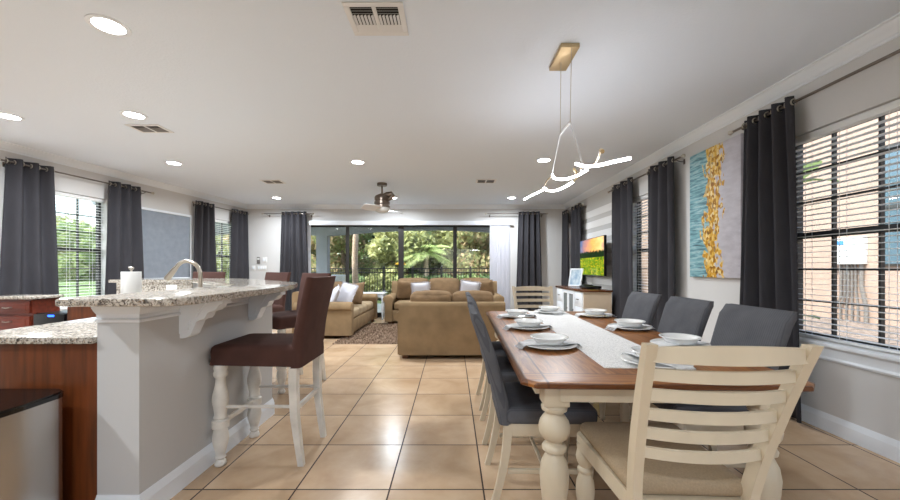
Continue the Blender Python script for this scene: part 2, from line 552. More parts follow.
# ------------------------------------------------------------------ camera
cam = bpy.data.cameras.new('camera')
cam.sensor_width = 36; cam.lens = 371.6/900*36
cam.shift_x = -2/900; cam.shift_y = 18/900
cam.clip_start = .05; cam.clip_end = 300
co = bpy.data.objects.new('camera', cam); COL.objects.link(co)
co.location = (0, 0, 1.21); co.rotation_euler = (R(90), 0, 0)
SC.camera = co

# ------------------------------------------------------------------ room shell
HC, XR, YB, YF, TH = 2.75, 2.79, 9.1, -2.6, .17
LS = .105
LN = math.sqrt(1+LS*LS)
FR = Frame(XR, 0, R(90))                       # s = Y
FL = Frame(-6.003, 0, math.atan2(-1, -LS))     # s = -Y*LN
FB = Frame(0, YB, R(180))                      # s = -X
FF = Frame(0, YF, 0)                           # s = X
def LY(y): return -y*LN
def XL(y): return -6.003 + LS*y

def wall(name, F, s0, s1, openings, m, h=HC, th=TH):
    """wall slab with rectangular openings; room face at local y=0"""
    xs = sorted({s0, s1, *[o[0] for o in openings], *[o[1] for o in openings]})
    zs = sorted({0, h, *[o[2] for o in openings], *[o[3] for o in openings]})
    def solid(i, j):
        if i < 0 or j < 0 or i >= len(xs)-1 or j >= len(zs)-1: return False
        x, z = (xs[i]+xs[i+1])/2, (zs[j]+zs[j+1])/2
        return not any(o[0] < x < o[1] and o[2] < z < o[3] for o in openings)
    bm = B()
    cache = {}
    def V(i, y, j):
        k = (i, y, j)
        if k not in cache: cache[k] = bm.verts.new((xs[i], y, zs[j]))
        return cache[k]
    for i in range(len(xs)-1):
        for j in range(len(zs)-1):
            if not solid(i, j): continue
            for y in (0, -th):
                bm.faces.new((V(i, y, j), V(i+1, y, j), V(i+1, y, j+1), V(i, y, j+1)))
            if not solid(i-1, j): bm.faces.new((V(i, 0, j), V(i, -th, j), V(i, -th, j+1), V(i, 0, j+1)))
            if not solid(i+1, j): bm.faces.new((V(i+1, 0, j), V(i+1, -th, j), V(i+1, -th, j+1), V(i+1, 0, j+1)))
            if not solid(i, j-1): bm.faces.new((V(i, 0, j), V(i+1, 0, j), V(i+1, -th, j), V(i, -th, j)))
            if not solid(i, j+1): bm.faces.new((V(i, 0, j+1), V(i+1, 0, j+1), V(i+1, -th, j+1), V(i, -th, j+1)))
    return struct(link(name, bm, m, smooth=False, loc=(F.ox, F.oy, 0), rz=F.ang))

WZ0, WZ1 = .66, 2.28
wins = [  # frame, centre s, width, name
    (FR, 2.68, .94, 'window_1', 'R'), (FR, 5.34, .94, 'window_2', 'R'), (FR, 8.46, .8, 'window_3', 'R'),
    (FL, LY(5.34), .94, 'window_4', 'L'), (FL, LY(8.3), .92, 'window_5', 'L')]
wall('wall_right', FR, YF, YB, [(s-w/2, s+w/2, WZ0, WZ1) for f, s, w, n, k in wins if k == 'R'] + [(-1.2, .0, .66, 2.28)], M['wall'])  # last opening is added, unseen behind the camera, to let in more daylight
wall('wall_left', FL, LY(YB), LY(YF), [(s-w/2, s+w/2, WZ0, WZ1) for f, s, w, n, k in wins if k == 'L'], M['wall'])
DX0, DX1, DZ = -3.93, 1.42, 2.28
wall('wall_back', FB, -XR-TH, 5.047+TH, [(-DX1, -DX0, 0, DZ)], M['wall'])
wall('wall_front', FF, XL(YF)-TH, XR+TH, [(-.6, 1.2, .9, 2.3)], M['wall'])  # opening added out of view to brighten the room from behind the camera

bm = B(); prism(bm, [(XL(YF)-TH, YF-TH), (XR+TH, YF-TH), (XR+TH, YB+TH), (XL(YB)-TH, YB+TH)], -.12, 0)
struct(link('floor', bm, M['floor'], smooth=False))
bm = B(); prism(bm, [(XL(YF)-TH-.4, YF-TH-.4), (XR+TH+.4, YF-TH-.4), (XR+TH+.4, YB+TH), (XL(YB)-TH-.4, YB+TH)], HC, HC+.2)
struct(link('ceiling', bm, M['ceiling'], smooth=False))

crown = [(0, 2.655), (.012, 2.655), (.014, 2.672), (.024, 2.678), (.034, 2.694), (.056, 2.712), (.072, 2.726), (.078, 2.736), (.095, 2.738), (.095, HC), (0, HC)]
base = [(0, 0), (.017, 0), (.017, .092), (.014, .098), (.012, .112), (.006, .122), (.004, .13), (0, .13)]
def run(name, prof, F, s0, s1, m0=0, m1=0, m=None):
    bm = B(); profile_run(bm, prof, s0, s1, m0, m1)
    return struct(link(name, bm, m or M['trim'], loc=(F.ox, F.oy, 0), rz=F.ang, angle=25))
run('trim_1', crown, FR, YF, YB, 0, -1)
run('trim_2', crown, FB, -XR, 5.047, 1, -1)
run('trim_3', crown, FL, LY(YB), LY(YF), 1, 0)
run('baseboard_right', base, FR, YF, YB, 0, -1)
run('baseboard_back', base, FB, -XR, -DX1-.03, 1, 0)
run('baseboard_back', base, FB, -DX0+.03, 5.047, 0, -1)
run('baseboard_left', base, FL, LY(YB), LY(YF), 1, 0)

# white painted bands on the right wall behind the television
for i, z in enumerate((2.225, 2.005, 1.785, 1.565, 1.345, 1.125, .905)):
    bm = B(); bx(bm, 6.0, 7.95, 0, .006, z, z+.13)
    struct(link('trim_%d' % (4+i), bm, M['whiteband'], smooth=False, loc=(FR.ox, FR.oy, 0), rz=FR.ang))

# ------------------------------------------------------------------ windows, blinds, sills
def window(F, s, w, name, double=True):
    o = struct_empty(name, F.P(s, 0, 0), F.ang)
    y0, y1 = -.155, -.105
    bm = B(); fw = .035
    x0, x1 = -w/2, w/2
    bx(bm, x0, x0+fw, y0, y1, WZ0, WZ1); bx(bm, x1-fw, x1, y0, y1, WZ0, WZ1)
    bx(bm, x0+fw, x1-fw, y0, y1, WZ0, WZ0+fw); bx(bm, x0+fw, x1-fw, y0, y1, WZ1-fw, WZ1)
    zm = 1.475
    bx(bm, x0+fw, x1-fw, y0-.004, y1+.006, zm-.024, zm+.024)
    link('frame', bm, M['bronze'], o, smooth=False)
    bm = B(); g = .007
    for k in (1, 2):
        x = x0 + w*k/3
        bx(bm, x-g, x+g, y0+.012, y1-.008, WZ0+fw, WZ1-fw)
    for lo, hi in ((WZ0+fw, zm-.024), (zm+.024, WZ1-fw)):
        for k in (1, 2):
            z = lo + (hi-lo)*k/3
            bx(bm, x0+fw, x1-fw, y0+.013, y1-.009, z-g, z+g)
    link('muntins', bm, M['bronze'], o, smooth=False)
    bm = B(); bx(bm, x0+fw*.6, x1-fw*.6, -.133, -.129, WZ0+fw*.6, WZ1-fw*.6)
    link('pane', bm, M['glass'], o, smooth=False)
    bm = B()
    bx(bm, x0-.07, x1+.07, -.1, .05, WZ0-.03, WZ0-.001, .006)
    profile_run(bm, [(0, WZ0-.135), (.014, WZ0-.135), (.02, WZ0-.12), (.012, WZ0-.105), (.012, WZ0-.05), (.03, WZ0-.03), (0, WZ0-.03)], x0-.05, x1+.05)
    link('sill', bm, M['trim'], o, angle=25)
    return o

def blind(F, s, w, label):
    o = thing('window_blind', label, 'blind', F.P(s, -.055, WZ0), F.ang, 'white slatted window blinds')
    bm = B(); hw = w/2-.012; H = WZ1-WZ0
    bx(bm, -hw, hw, -.03, .03, H-.055, H-.004, .004); link('head_rail', bm, M['blind'], o)
    bm = B(); n = int((H-.1)/.042)
    for k in range(n):
        z = .045 + k*.042
        box(bm, (0, 0, z), (2*hw, .048, .0026), M=Matrix.Rotation(R(1), 4, 'X'))
    link('slats', bm, M['blind'], o, smooth=False)
    bm = B(); bx(bm, -hw, hw, -.025, .025, .004, .022, .003); link('bottom_rail', bm, M['blind'], o)
    bm = B()
    for x in (-hw*.62, hw*.05, hw*.62):
        tube(bm, [(x, .027, .01), (x, .027, H-.05)], .0016, 5)
        tube(bm, [(x, -.027, .01), (x, -.027, H-.05)], .0016, 5)
    link('ladder_cord', bm, M['blind'], o)
    return o
wlab = ['white slatted blind in the big window over the dining chairs at right',
        'white slatted blind in the window between the two middle right wall curtains',
        'white slatted blind in the far right wall window near the back corner',
        'white slatted blind in the left wall window behind the cherry cabinets',
        'white slatted blind in the left wall window beyond the blue grey board']
for (F, s, w, n, k), lb in zip(wins, wlab):
    window(F, s, w, n); blind(F, s, w, lb)

# ------------------------------------------------------------------ sliding door
door = struct_empty('door_1', FB.P(-(DX0+DX1)/2, 0, 0), FB.ang)
hw = (DX1-DX0)/2
bm = B()
bx(bm, -hw, -hw+.05, -.15, -.03, 0, DZ); bx(bm, hw-.05, hw, -.15, -.03, 0, DZ)
bx(bm, -hw+.05, hw-.05, -.15, -.03, DZ-.03, DZ); bx(bm, -hw+.05, hw-.05, -.15, -.03, 0, .03)
link('door_frame', bm, M['doorframe'], door, smooth=False)
pw = 2*hw/4
for k in range(4):
    y = -.11 if k in (0, 3) else -.07
    a, b = -hw+pw*k, -hw+pw*(k+1)
    a += .05 if k == 0 else -.0; b -= .05 if k == 3 else -.0
    sw = .035 if k in (0, 3) else .055
    la = sw if k != 2 else .065
    lb_ = sw if k != 1 else .065
    bm = B()
    bx(bm, a, a+la, y-.018, y+.018, .03, DZ-.03); bx(bm, b-lb_, b, y-.018, y+.018, .03, DZ-.03)
    bx(bm, a+la, b-lb_, y-.018, y+.018, .03, .11); bx(bm, a+la, b-lb_, y-.018, y+.018, DZ-.06, DZ-.03)
    p = link('sliding_panel', bm, M['doorframe'], door, smooth=False)
    bm = B(); bx(bm, a+la-.005, b-lb_+.005, y-.003, y+.003, .1, DZ-.055)
    link('pane', bm, M['glass'], p, smooth=False)
vh = thing('blind_valance', 'long white valance above the sliding glass doors', 'valance', FB.P(-(DX0+DX1)/2+.02, 0, 0), FB.ang)
bm = B(); bx(bm, -hw-.1, hw+.1, .084, .094, DZ-.03, DZ+.075, .003); bx(bm, -hw-.1, hw+.1, .002, .084, DZ+.06, DZ+.075)
link('valance_board', bm, M['trim'], vh)
def vertical_blind(x0, x1, n, label):
    o = thing('vertical_blind', label, 'blind', FB.P(-(x0+x1)/2, .055, .02), FB.ang, 'vertical blinds drawn aside')
    for k in range(n):
        x = -(x1-x0)/2 + (x1-x0)*(k+.5)/n
        bm = B()
        a = R(38 + random.uniform(-5, 5))
        dx, dy = .043*math.cos(a), .043*math.sin(a)
        sheet(bm, lambda u, v: (x + (2*u-1)*dx, (2*u-1)*dy + .006*(1-(2*u-1)**2), v*(DZ-.03)), 4, 1)
        link('vane', bm, M['vane'], o)
    return o
vertical_blind(.93, 1.41, 11, 'white vertical blind bunched at the right end of the glass doors')
vertical_blind(-3.62, -3.46, 4, 'white vertical blind bunched beside the back left curtain')

# ------------------------------------------------------------------ curtains and rods
ZT = 2.565
def curtain(F, s0, s1, n, label, flare=.05, seed=0, t0=.1, zb=.025):
    rnd = random.Random(seed)
    sc = (s0+s1)/2; w = s1-s0
    o = thing('curtain', label, 'curtain', F.P(sc, t0, 0), F.ang, 'charcoal grommet curtains')
    ph = rnd.uniform(0, .6); k1, k2, k3 = rnd.uniform(1, 3), rnd.uniform(0, 6), rnd.uniform(.6, 1.4)
    def fn(u, v):
        z = ZT + (zb-ZT)*v
        a = 2*PI*n*u
        A = .047*(1+.3*math.sin(k2+5*u)*v)*(1-.12*v)
        s = (u-.5)*(w+flare*v*(1+.4*math.sin(k1))) + .02*v*math.sin(k2+3*u)*k3
        y = A*math.sin(a + .8*v*math.sin(k1+2.2*u)) + .012*v*math.sin(7*u+k2)*math.sin(4*v+k1)
        return (s, y, z)
    bm = B(); sheet(bm, fn, n*14, 26)
    c = link('curtain_panel', bm, M['curtain'], o, angle=180)
    md = c.modifiers.new('thick', 'SOLIDIFY'); md.thickness = .004
    for k in range(2*n+1):
        u = min(max(k/(2*n), .012), .988)
        bm = B(); torus(bm, (0, 0, 0), .024, .0055, 'x', 14, 6)
        g = link('grommet', bm, M['nickel'], o)
        g.location = (fn(u, .02)[0], 0, ZT-.05)
    return o
def rod(F, s0, s1, label, t0=.1, ends=(1, 1), brackets=None):
    z = ZT-.05
    o = thing('curtain_rod', label, 'curtain rod', F.P((s0+s1)/2, t0, z), F.ang, 'curtain rods')
    h = (s1-s0)/2
    bm = B(); tube(bm, [(-h, 0, 0), (h, 0, 0)], .011, 10); link('rod', bm, M['darkmetal'], o)
    for sg, e in ((-1, ends[0]), (1, ends[1])):
        if e:
            bm = B(); lathe(bm, [(.0, 0), (.012, .002), (.016, .012), (.011, .02), (.02, .034), (.022, .045), (.014, .058), (0, .062)], (sg*h, 0, 0), 12, Matrix.Rotation(R(90*sg), 4, 'Y'))
            link('finial', bm, M['nickel'], o)
    for b in (brackets or (-h*.9, h*.9)):
        bm = B(); tube(bm, [(b, -t0+.004, -.03), (b, -t0*.5, -.03), (b, -.004, -.014)], .006, 8)
        box(bm, (b, -t0+.004, -.03), (.03, .006, .06), .002)
        link('bracket', bm, M['darkmetal'], o)
    return o
CUR = [
    (FL, 4.53, 5.02, 3, 'charcoal curtain at far left beside the cherry cabinet'),
    (FL, 5.76, 6.26, 3, 'charcoal curtain on the left wall just before the blue grey board'),
    (FL, 7.46, 7.92, 3, 'charcoal curtain on the left wall just beyond the blue grey board'),
    (FL, 8.50, 9.0, 3, 'charcoal curtain on the left wall closest to the back corner'),
    (FR, 2.92, 3.42, 4, 'tall charcoal curtain between the gold abstract painting and big window'),
    (FR, 4.50, 5.10, 3, 'charcoal curtain just beyond the abstract painting on the right wall'),
    (FR, 5.53, 6.25, 3, 'charcoal curtain beside the television on its near side'),
    (FR, 7.74, 8.40, 3, 'charcoal curtain beside the television on its far side'),
    (FR, 8.62, 9.02, 3, 'charcoal curtain nearest the back corner on the right wall'),
]
for i, (F, a, b, n, lb) in enumerate(CUR):
    if F is FL: a, b = LY(b), LY(a)
    curtain(F, a, b, n, lb, seed=i+3, flare=.14 if i < 4 else .12)
curtain(FB, 3.5, 4.10, 4, 'charcoal curtain on the back wall left of the glass doors', seed=21, flare=.12, t0=.16)
curtain(FB, -2.11, -1.60, 4, 'charcoal curtain on the back wall right of the glass doors', seed=22, flare=.1, t0=.16)
rod(FL, LY(6.46), LY(4.48), 'curtain rod above the left window behind the cherry cabinets')
rod(FL, LY(9.0), LY(7.42), 'curtain rod above the left wall window near the back corner')
rod(FR, 1.6, 3.55, 'curtain rod above the big window at right')
rod(FR, 4.36, 6.33, 'curtain rod above the middle window of the right wall')
rod(FR, 7.66, 8.98, 'curtain rod above the far right wall window')
rod(FB, 3.38, 4.52, 'short curtain rod on the back wall left of the glass doors', t0=.16)
rod(FB, -2.25, -.85, 'short curtain rod on the back wall right of the glass doors', t0=.16)

# ------------------------------------------------------------------ wall hung things
o = thing('message_board', 'large blue grey board in a white frame on the left wall', 'board', FL.P(LY(6.78), .0, 1.03), FL.ang)
bm = B(); bx(bm, -.62, .62, .003, .014, 0, 1.19); link('board_face', bm, M['board'], o, smooth=False)
bm = B()
for a, b, c, d in ((-.66, -.62, -.04, 1.23), (.62, .66, -.04, 1.23)): bx(bm, a, b, .002, .026, c, d, .003)
bx(bm, -.62, .62, .002, .026, -.04, 0, .003); bx(bm, -.62, .62, .002, .026, 1.19, 1.23, .003)
link('frame', bm, M['trim'], o)

o = thing('painting', 'tall abstract canvas of teal, gold and lavender grey on the right wall', 'painting', FR.P(4.3, .003, 1.11), R(-90))
bm = B(); bx(bm, 0, .76, -.036, 0, 0, 1.385, .003); link('canvas', bm, M['painting'], o)

# television: stands out from the right wall, turned a little
a0 = Vector((2.69, 7.72, 1.08)); a1 = Vector((2.60, 6.30, 1.08))
ang = math.atan2(a1.y-a0.y, a1.x-a0.x)
tv = thing('television', 'flat television on the right wall showing a flower meadow at sunset', 'television', a0, ang)
bm = B(); bx(bm, 0, 1.42, -.026, -.0255, 0, .68); link('screen', bm, M['tv'], tv, smooth=False)
bm = B(); bx(bm, -.008, 1.428, -.025, .02, -.012, .69, .004); link('bezel', bm, M['black'], tv)
bm = B(); bx(bm, .55, .87, .021, .06, .22, .46, .004); link('wall_mount', bm, M['black'], tv)

# switches and thermostat on the back wall
def plate(name, label, cat, x, z, w, h, gang=1, m='plastic'):
    o = thing(name, label, cat, FB.P(-x, 0, z), FB.ang)
    bm = B(); bx(bm, -w/2, w/2, .001, .008, -h/2, h/2, .003); link('cover_plate', bm, M[m], o)
    for k in range(gang):
        cx = -w/2 + w*(k+.5)/gang
        bm = B(); bx(bm, cx-.017, cx+.017, .008, .013, -.033, .033, .003); link('rocker', bm, M['trim'], o)
    return o
plate('light_switch', 'single white switch plate, left one under the thermostat', 'light switch', -4.86, 1.21, .09, .12, 1)
plate('light_switch', 'wide white multiple switch plate under the thermostat', 'light switch', -4.65, 1.21, .22, .12, 4)
plate('light_switch', 'white square switch plate right of the thermostat', 'light switch', -4.58, 1.41, .11, .13, 2)
o = thing('thermostat', 'small grey thermostat remote on the back wall above the switches', 'thermostat', FB.P(4.73, 0, 1.40), FB.ang)
bm = B(); bx(bm, -.04, .04, .001, .026, -.08, .08, .012, 3); link('body', bm, M['ventgrey'], o)
bm = B(); bx(bm, -.028, .028, .026, .028, .01, .055); link('display', bm, M['elec'], o)

# ------------------------------------------------------------------ ceiling fixtures
LAMP_W = 17.5
def downlight(x, y, label):
    o = thing('ceiling_light', label, 'recessed light', (x, y, HC), 0, 'recessed ceiling lights')
    bm = B(); lathe(bm, [(.083, -.001), (.112, -.001), (.112, -.006), (.1, -.009), (.083, -.006)], seg=28, caps=False)
    link('trim_ring', bm, M['trim'], o)
    bm = B(); bmesh.ops.create_circle(bm, cap_ends=True, segments=28, radius=.083, matrix=Matrix.Translation((0, 0, -.004)))
    link('lens', bm, M['lamp'], o)
    ld = bpy.data.lights.new('lamp', 'AREA'); ld.shape = 'DISK'; ld.size = .15; ld.energy = LAMP_W; ld.spread = R(168); ld.color = (.88, .945, 1)
    lo = bpy.data.objects.new('lamp', ld); COL.objects.link(lo); lo.parent = o; lo.location = (0, 0, -.012)
for x, y, lb in (
    (-2.18, 2.36, 'recessed ceiling light above the lower kitchen counter, nearest the camera'),
    (-4.5, 3.77, 'recessed ceiling light at the left edge of the picture'),
    (-3.2, 3.74, 'recessed ceiling light just before the small left air vent'),
    (-4.08, 5.45, 'recessed ceiling light beyond the small left air vent, near left crown'),
    (-1.37, 5.4, 'recessed ceiling light in the middle of the ceiling before the fan'),
    (1.31, 5.3, 'recessed ceiling light left of the glowing pendant strips'),
    (-3.85, 8.15, 'recessed ceiling light in front of the back left curtain'),
    (-1.3, 8.15, 'recessed ceiling light just behind the ceiling fan'),
    (1.31, 8.15, 'recessed ceiling light in front of the back right curtain')):
    downlight(x, y, lb)
for x, y, lb in ((-3.2, .6, 'added fill light behind the camera over the kitchen, out of view'),  # two unseen lights added behind the camera to brighten the room
                 (-.4, -1.0, 'added fill light behind the camera over the walkway, out of view')):
    downlight(x, y, lb)

def vent(x, y, w, d, label, grey=False):
    o = thing('air_vent', label, 'air vent', (x, y, HC), 0, 'ceiling air vents')
    bm = B()
    fr = .035
    bx(bm, -w/2, w/2, -d/2, -d/2+fr, -.008, -.0005, .002); bx(bm, -w/2, w/2, d/2-fr, d/2, -.008, -.0005, .002)
    bx(bm, -w/2, -w/2+fr, -d/2+fr, d/2-fr, -.008, -.0005, .002); bx(bm, w/2-fr, w/2, -d/2+fr, d/2-fr, -.008, -.0005, .002)
    bx(bm, -.012, .012, -d/2+fr, d/2-fr, -.008, -.0005)
    link('frame', bm, M['vent'], o)
    bm = B(); bx(bm, -w/2+fr, w/2-fr, -d/2+fr, d/2-fr, -.0012, -.0004); link('duct_opening', bm, M['ventdark'], o, smooth=False)
    bm = B(); iy0, iy1 = -d/2+fr, d/2-fr; h = iy1-iy0
    lm = M['ventgrey'] if grey else M['vent']
    for sx in (-1, 1):
        xa, xb = (.012, w/2-fr) if sx > 0 else (-w/2+fr, -.012)
        for k in range(3):
            y0 = iy0 + h*.05 + k*h*.1
            box(bm, ((xa+xb)/2, y0, -.006), (xb-xa, .014, .0015), M=Matrix.Rotation(R(35), 4, 'X'))
            y0 = iy1 - h*.05 - k*h*.1
            box(bm, ((xa+xb)/2, y0, -.006), (xb-xa, .02, .0015), M=Matrix.Rotation(R(-20), 4, 'X'))
        for k in range(6):
            xx = xa + (xb-xa)*(k+.5)/6
            box(bm, (xx, (iy0+iy1)/2, -.006), (.0155, h*.38, .0015), M=Matrix.Rotation(R(-30), 4, 'Y'))
    link('louvers', bm, lm, o, smooth=False)
vent(-.4625, 2.30, .355, .305, 'large white air vent at the top of the picture')
vent(-3.33, 4.1, .36, .24, 'grey louvered air vent on the left part of the ceiling', True)
vent(-3.19, 6.62, .36, .26, 'small air vent far back above the left stools', True)
vent(.6, 6.58, .36, .26, 'small air vent right of the ceiling fan', True)

# ceiling fan
fan = thing('ceiling_fan', 'brushed metal ceiling fan with white blades and glass bowl light', 'ceiling fan', (-1.27, 6.75, 0), R(0))
bm = B(); lathe(bm, [(.0, HC-.05), (.085, HC-.05), (.09, HC-.045), (.09, HC-.004), (.085, HC)], seg=24); link('canopy', bm, M['fanmetal'], fan)
bm = B(); tube(bm, [(0, 0, HC-.05), (0, 0, 2.52)], .016, 10); link('down_rod', bm, M['fanmetal'], fan)
bm = B(); lathe(bm, [(.03, 2.56), (.06, 2.55), (.12, 2.52), (.135, 2.49), (.135, 2.44), (.12, 2.43), (.12, 2.415), (.14, 2.41), (.14, 2.37), (.122, 2.36), (.122, 2.345), (.14, 2.34), (.14, 2.30), (.1, 2.285)], seg=28)
link('motor_housing', bm, M['fanmetal'], fan)
bm = B(); tube(bm, [(.0, .0, 2.50), (.1, -.02, 2.54), (.17, -.03, 2.55), (.2, -.03, 2.52), (.17, -.03, 2.48), (.1, -.02, 2.44)], [.05, .05, .045, .04, .035, .03], 10); link('housing_arm', bm, M['fanmetal'], fan)
bm = B(); lathe(bm, [(.138, 2.30), (.136, 2.27), (.115, 2.235), (.07, 2.213), (0, 2.207)], seg=28); link('light_bowl', bm, M['fanbowl'], fan)
for ang_ in (R(238), R(52)):
    bm = B()
    secs = []
    for t_ in range(9):
        q = t_/8; r_ = .1 + .38*q
        wd = .06 + .06*math.sin(PI*min(1, .15+.8*q)) if q < 1 else .05
        secs.append([(r_, -wd, .008-.03*1), (r_, -wd, .014-.03), (r_, wd, .014+.03), (r_, wd, .008+.03)])
    vs = loft(bm, secs)
    xf(bm, vs, Matrix.Rotation(ang_, 4, 'Z') @ Matrix.Translation((0, 0, 2.26)))
    link('blade', bm, M['blade'], fan)

# pendant light: wavy light strips hung along the table
pl = thing('pendant_light', 'modern pendant of wavy glowing strips hung over the dining table', 'pendant light', (.85, 2.75, 0), 0)
bm = B(); bx(bm, -.105, .025, -.21, .10, HC-.03, HC-.0005, .004); link('canopy', bm, M['gold'], pl)
bm = B(); tube(bm, [(-.02, -.14, 2.232), (-.02, .1, 2.236)], .0105, 8); link('spreader_bar', bm, M['trim'], pl)
bm = B(); tube(bm, [(-.05, -.02, HC-.03), (-.02, .1, 2.236)], .002, 5); tube(bm, [(-.03, -.2, HC-.03), (-.02, -.14, 2.232)], .002, 5); link('wire', bm, M['nickel'], pl)
def W(x, y, z): return (x-.85, y-2.75, z)
bm = B(); tube(bm, [(-.02, .1, 2.236), W(.81, 3.0, 1.98)], .004, 5)
tube(bm, [(-.02, -.14, 2.232), W(.86, 2.45, 1.9), W(.88, 2.55, 1.955)], .004, 5); link('hanger', bm, M['trim'], pl)
def spline(P, n=10):
    P = [Vector(p) for p in P]; out = []
    for i in range(len(P)-1):
        p0 = P[max(i-1, 0)]; p1 = P[i]; p2 = P[i+1]; p3 = P[min(i+2, len(P)-1)]
        for k in range(n):
            t = k/n
            out.append(.5*((2*p1) + (p2-p0)*t + (2*p0-5*p1+4*p2-p3)*t*t + (3*p1-p0-3*p2+p3)*t**3))
    out.append(P[-1]); return out
strips = [
    ([(.88, 2.64, 1.95), (.96, 2.68, 1.945), (1.05, 2.68, 1.95), (1.14, 2.60, 1.955), (1.21, 2.52, 1.955)], .0105),
    ([(.80, 2.96, 1.95), (.84, 3.04, 1.945), (.93, 3.08, 1.945), (1.0, 2.98, 1.95), (1.02, 2.80, 1.95)], .009),
    ([(.85, 3.44, 1.95), (.91, 3.52, 1.945), (.985, 3.52, 1.945), (1.03, 3.38, 1.95), (1.04, 3.20, 1.95)], .0095),
    ([(.775, 3.98, 1.945), (.81, 3.80, 1.95), (.85, 3.6, 1.95), (.87, 3.45, 1.95)], .008)]
for P, r_ in strips:
    bm = B(); tube(bm, spline([W(*p) for p in P], 8), r_, 8); link('light_strip', bm, M['led'], pl)
bm = B()
tube(bm, spline([W(1.02, 2.80, 1.95), W(1.01, 2.6, 1.955), W(.97, 2.42, 1.975)], 8), .006, 6)
tube(bm, spline([W(1.04, 3.20, 1.95), W(1.02, 2.98, 1.95), W(.97, 2.8, 1.96)], 8), .006, 6)
tube(bm, spline([W(.80, 2.96, 1.95), W(.81, 3.2, 1.95), W(.85, 3.44, 1.95)], 8), .005, 6)
tube(bm, [W(.97, 2.42, 1.975), W(.955, 2.36, 1.95)], .014, 8); tube(bm, [W(.93, 2.83, 1.965), W(.94, 2.80, 1.925)], .01, 8)
link('strip_frame', bm, M['gold'], pl)

# ------------------------------------------------------------------ kitchen bar
bar = thing('breakfast_bar', 'grey half wall of the breakfast bar with white corbels', 'bar counter base', (0, 0, 0))
def offset_poly(outer, inner): return outer + list(reversed(inner))
wo = [(-1.49, 1.77), (-1.49, 3.08), (-1.62, 3.28), (-2.72, 4.38), (-2.86, 4.5), (-3.86, 4.5)]
wi = [(-1.69, 1.77), (-1.69, 3.0), (-1.76, 3.1), (-2.85, 4.19), (-2.97, 4.3), (-3.86, 4.3)]
bm = B(); prism(bm, offset_poly(wo, wi), 0, 1.04); link('half_wall', bm, M['bar_wall'], bar, smooth=False)
def strip_along(name, prof, pts, m, parent):
    """moulding of (outward, z) profile along a plan polyline; outward is to the right of travel"""
    bm = B(); rings = []
    P = [Vector((x, y)) for x, y in pts]
    for i in range(len(P)):
        d0 = (P[i]-P[i-1]).normalized() if i > 0 else None
        d1 = (P[i+1]-P[i]).normalized() if i < len(P)-1 else None
        n0 = Vector((d0.y, -d0.x)) if d0 else None; n1 = Vector((d1.y, -d1.x)) if d1 else None
        if n0 and n1:
            mm = (n0+n1); mm /= max(.3, 1+n0.dot(n1))
        else: mm = n0 or n1
        rings.append([bm.verts.new((P[i].x+mm.x*t, P[i].y+mm.y*t, z)) for t, z in prof])
    k = len(prof)
    for a, b in zip(rings, rings[1:]):
        for j in range(k): bm.faces.new((a[j], a[(j+1) % k], b[(j+1) % k], b[j]))
    bm.faces.new(rings[0]); bm.faces.new(list(reversed(rings[-1])))
    return link(name, bm, m, parent, angle=25)
path = [(-1.69, 1.77), (-1.49, 1.77), (-1.49, 3.08), (-1.62, 3.28), (-2.72, 4.38)]
strip_along('baseboard', base, path, M['trim'], bar)
strip_along('cap_molding', [(0, .952), (.012, .952), (.014, .965), (.004, .972), (.006, .99), (.02, 1.005), (.03, 1.02), (.034, 1.04), (0, 1.04)], path, M['trim'], bar)
def corbel(y):
    bm = B()
    prof = [(0, 1.039), (.235, 1.039), (.235, 1.012), (.215, 1.008), (.205, .99), (.185, .975), (.165, .97), (.15, .965), (.142, .945), (.13, .93),
            (.105, .925), (.09, .915), (.083, .895), (.07, .87), (.06, .845), (.045, .832), (.02, .825), (0, .825)]
    vs = prism(bm, prof, -.038, .038, Matrix.Translation((-1.489, y, 0)) @ Matrix.Rotation(R(90), 4, 'X'))
    vs = prism(bm, [(.0, 1.02), (.15, 1.02), (.12, .99), (.1, .95), (.06, .92), (.05, .87), (0, .85)], -.045, .045, Matrix.Translation((-1.489, y, 0)) @ Matrix.Rotation(R(90), 4, 'X'))
    link('corbel', bm, M['trim'], bar, angle=25)
corbel(2.07); corbel(2.76)

slab_out = [(-1.73, 1.62), (-1.29, 1.62), (-1.24, 1.64), (-1.205, 1.69), (-1.2, 1.76), (-1.2, 2.45), (-1.225, 2.72), (-1.27, 2.96), (-1.34, 3.2), (-1.42, 3.42), (-1.52, 3.58), (-1.75, 3.82), (-2.3, 4.37), (-2.62, 4.68), (-2.78, 4.8), (-2.95, 4.84),
            (-3.95, 4.84), (-3.95, 4.27), (-3.0, 4.27), (-2.9, 4.2), (-1.8, 3.1), (-1.73, 2.98)]
def slab(name, label, poly, z0, z1, bev=.008):
    bm = B(); prism(bm, poly, z0, z1)
    es = [e for e in bm.edges if abs(e.verts[0].co.z-e.verts[1].co.z) < 1e-6]
    bmesh.ops.bevel(bm, geom=es, offset=bev, segments=2, affect='EDGES', profile=.5)
    return tag(link(name, bm, M['granite'], angle=30), label, 'countertop')
slab('bar_countertop', 'raised speckled granite bar top with rounded corner', slab_out, 1.0405, 1.076)
cpoly = [(-2.36, 1.745), (-1.695, 1.745), (-1.695, 3.0), (-1.77, 3.1), (-2.86, 4.19), (-2.98, 4.295), (-3.86, 4.295), (-3.86, 3.66), (-3.24, 3.66), (-2.36, 2.76)]
slab('kitchen_countertop', 'lower speckled granite worktop at kitchen side of the bar', cpoly, .851, .885)
cab = thing('base_cabinet', 'cherry wood base cabinet with bare end panel under lower granite', 'cabinet', (0, 0, 0))
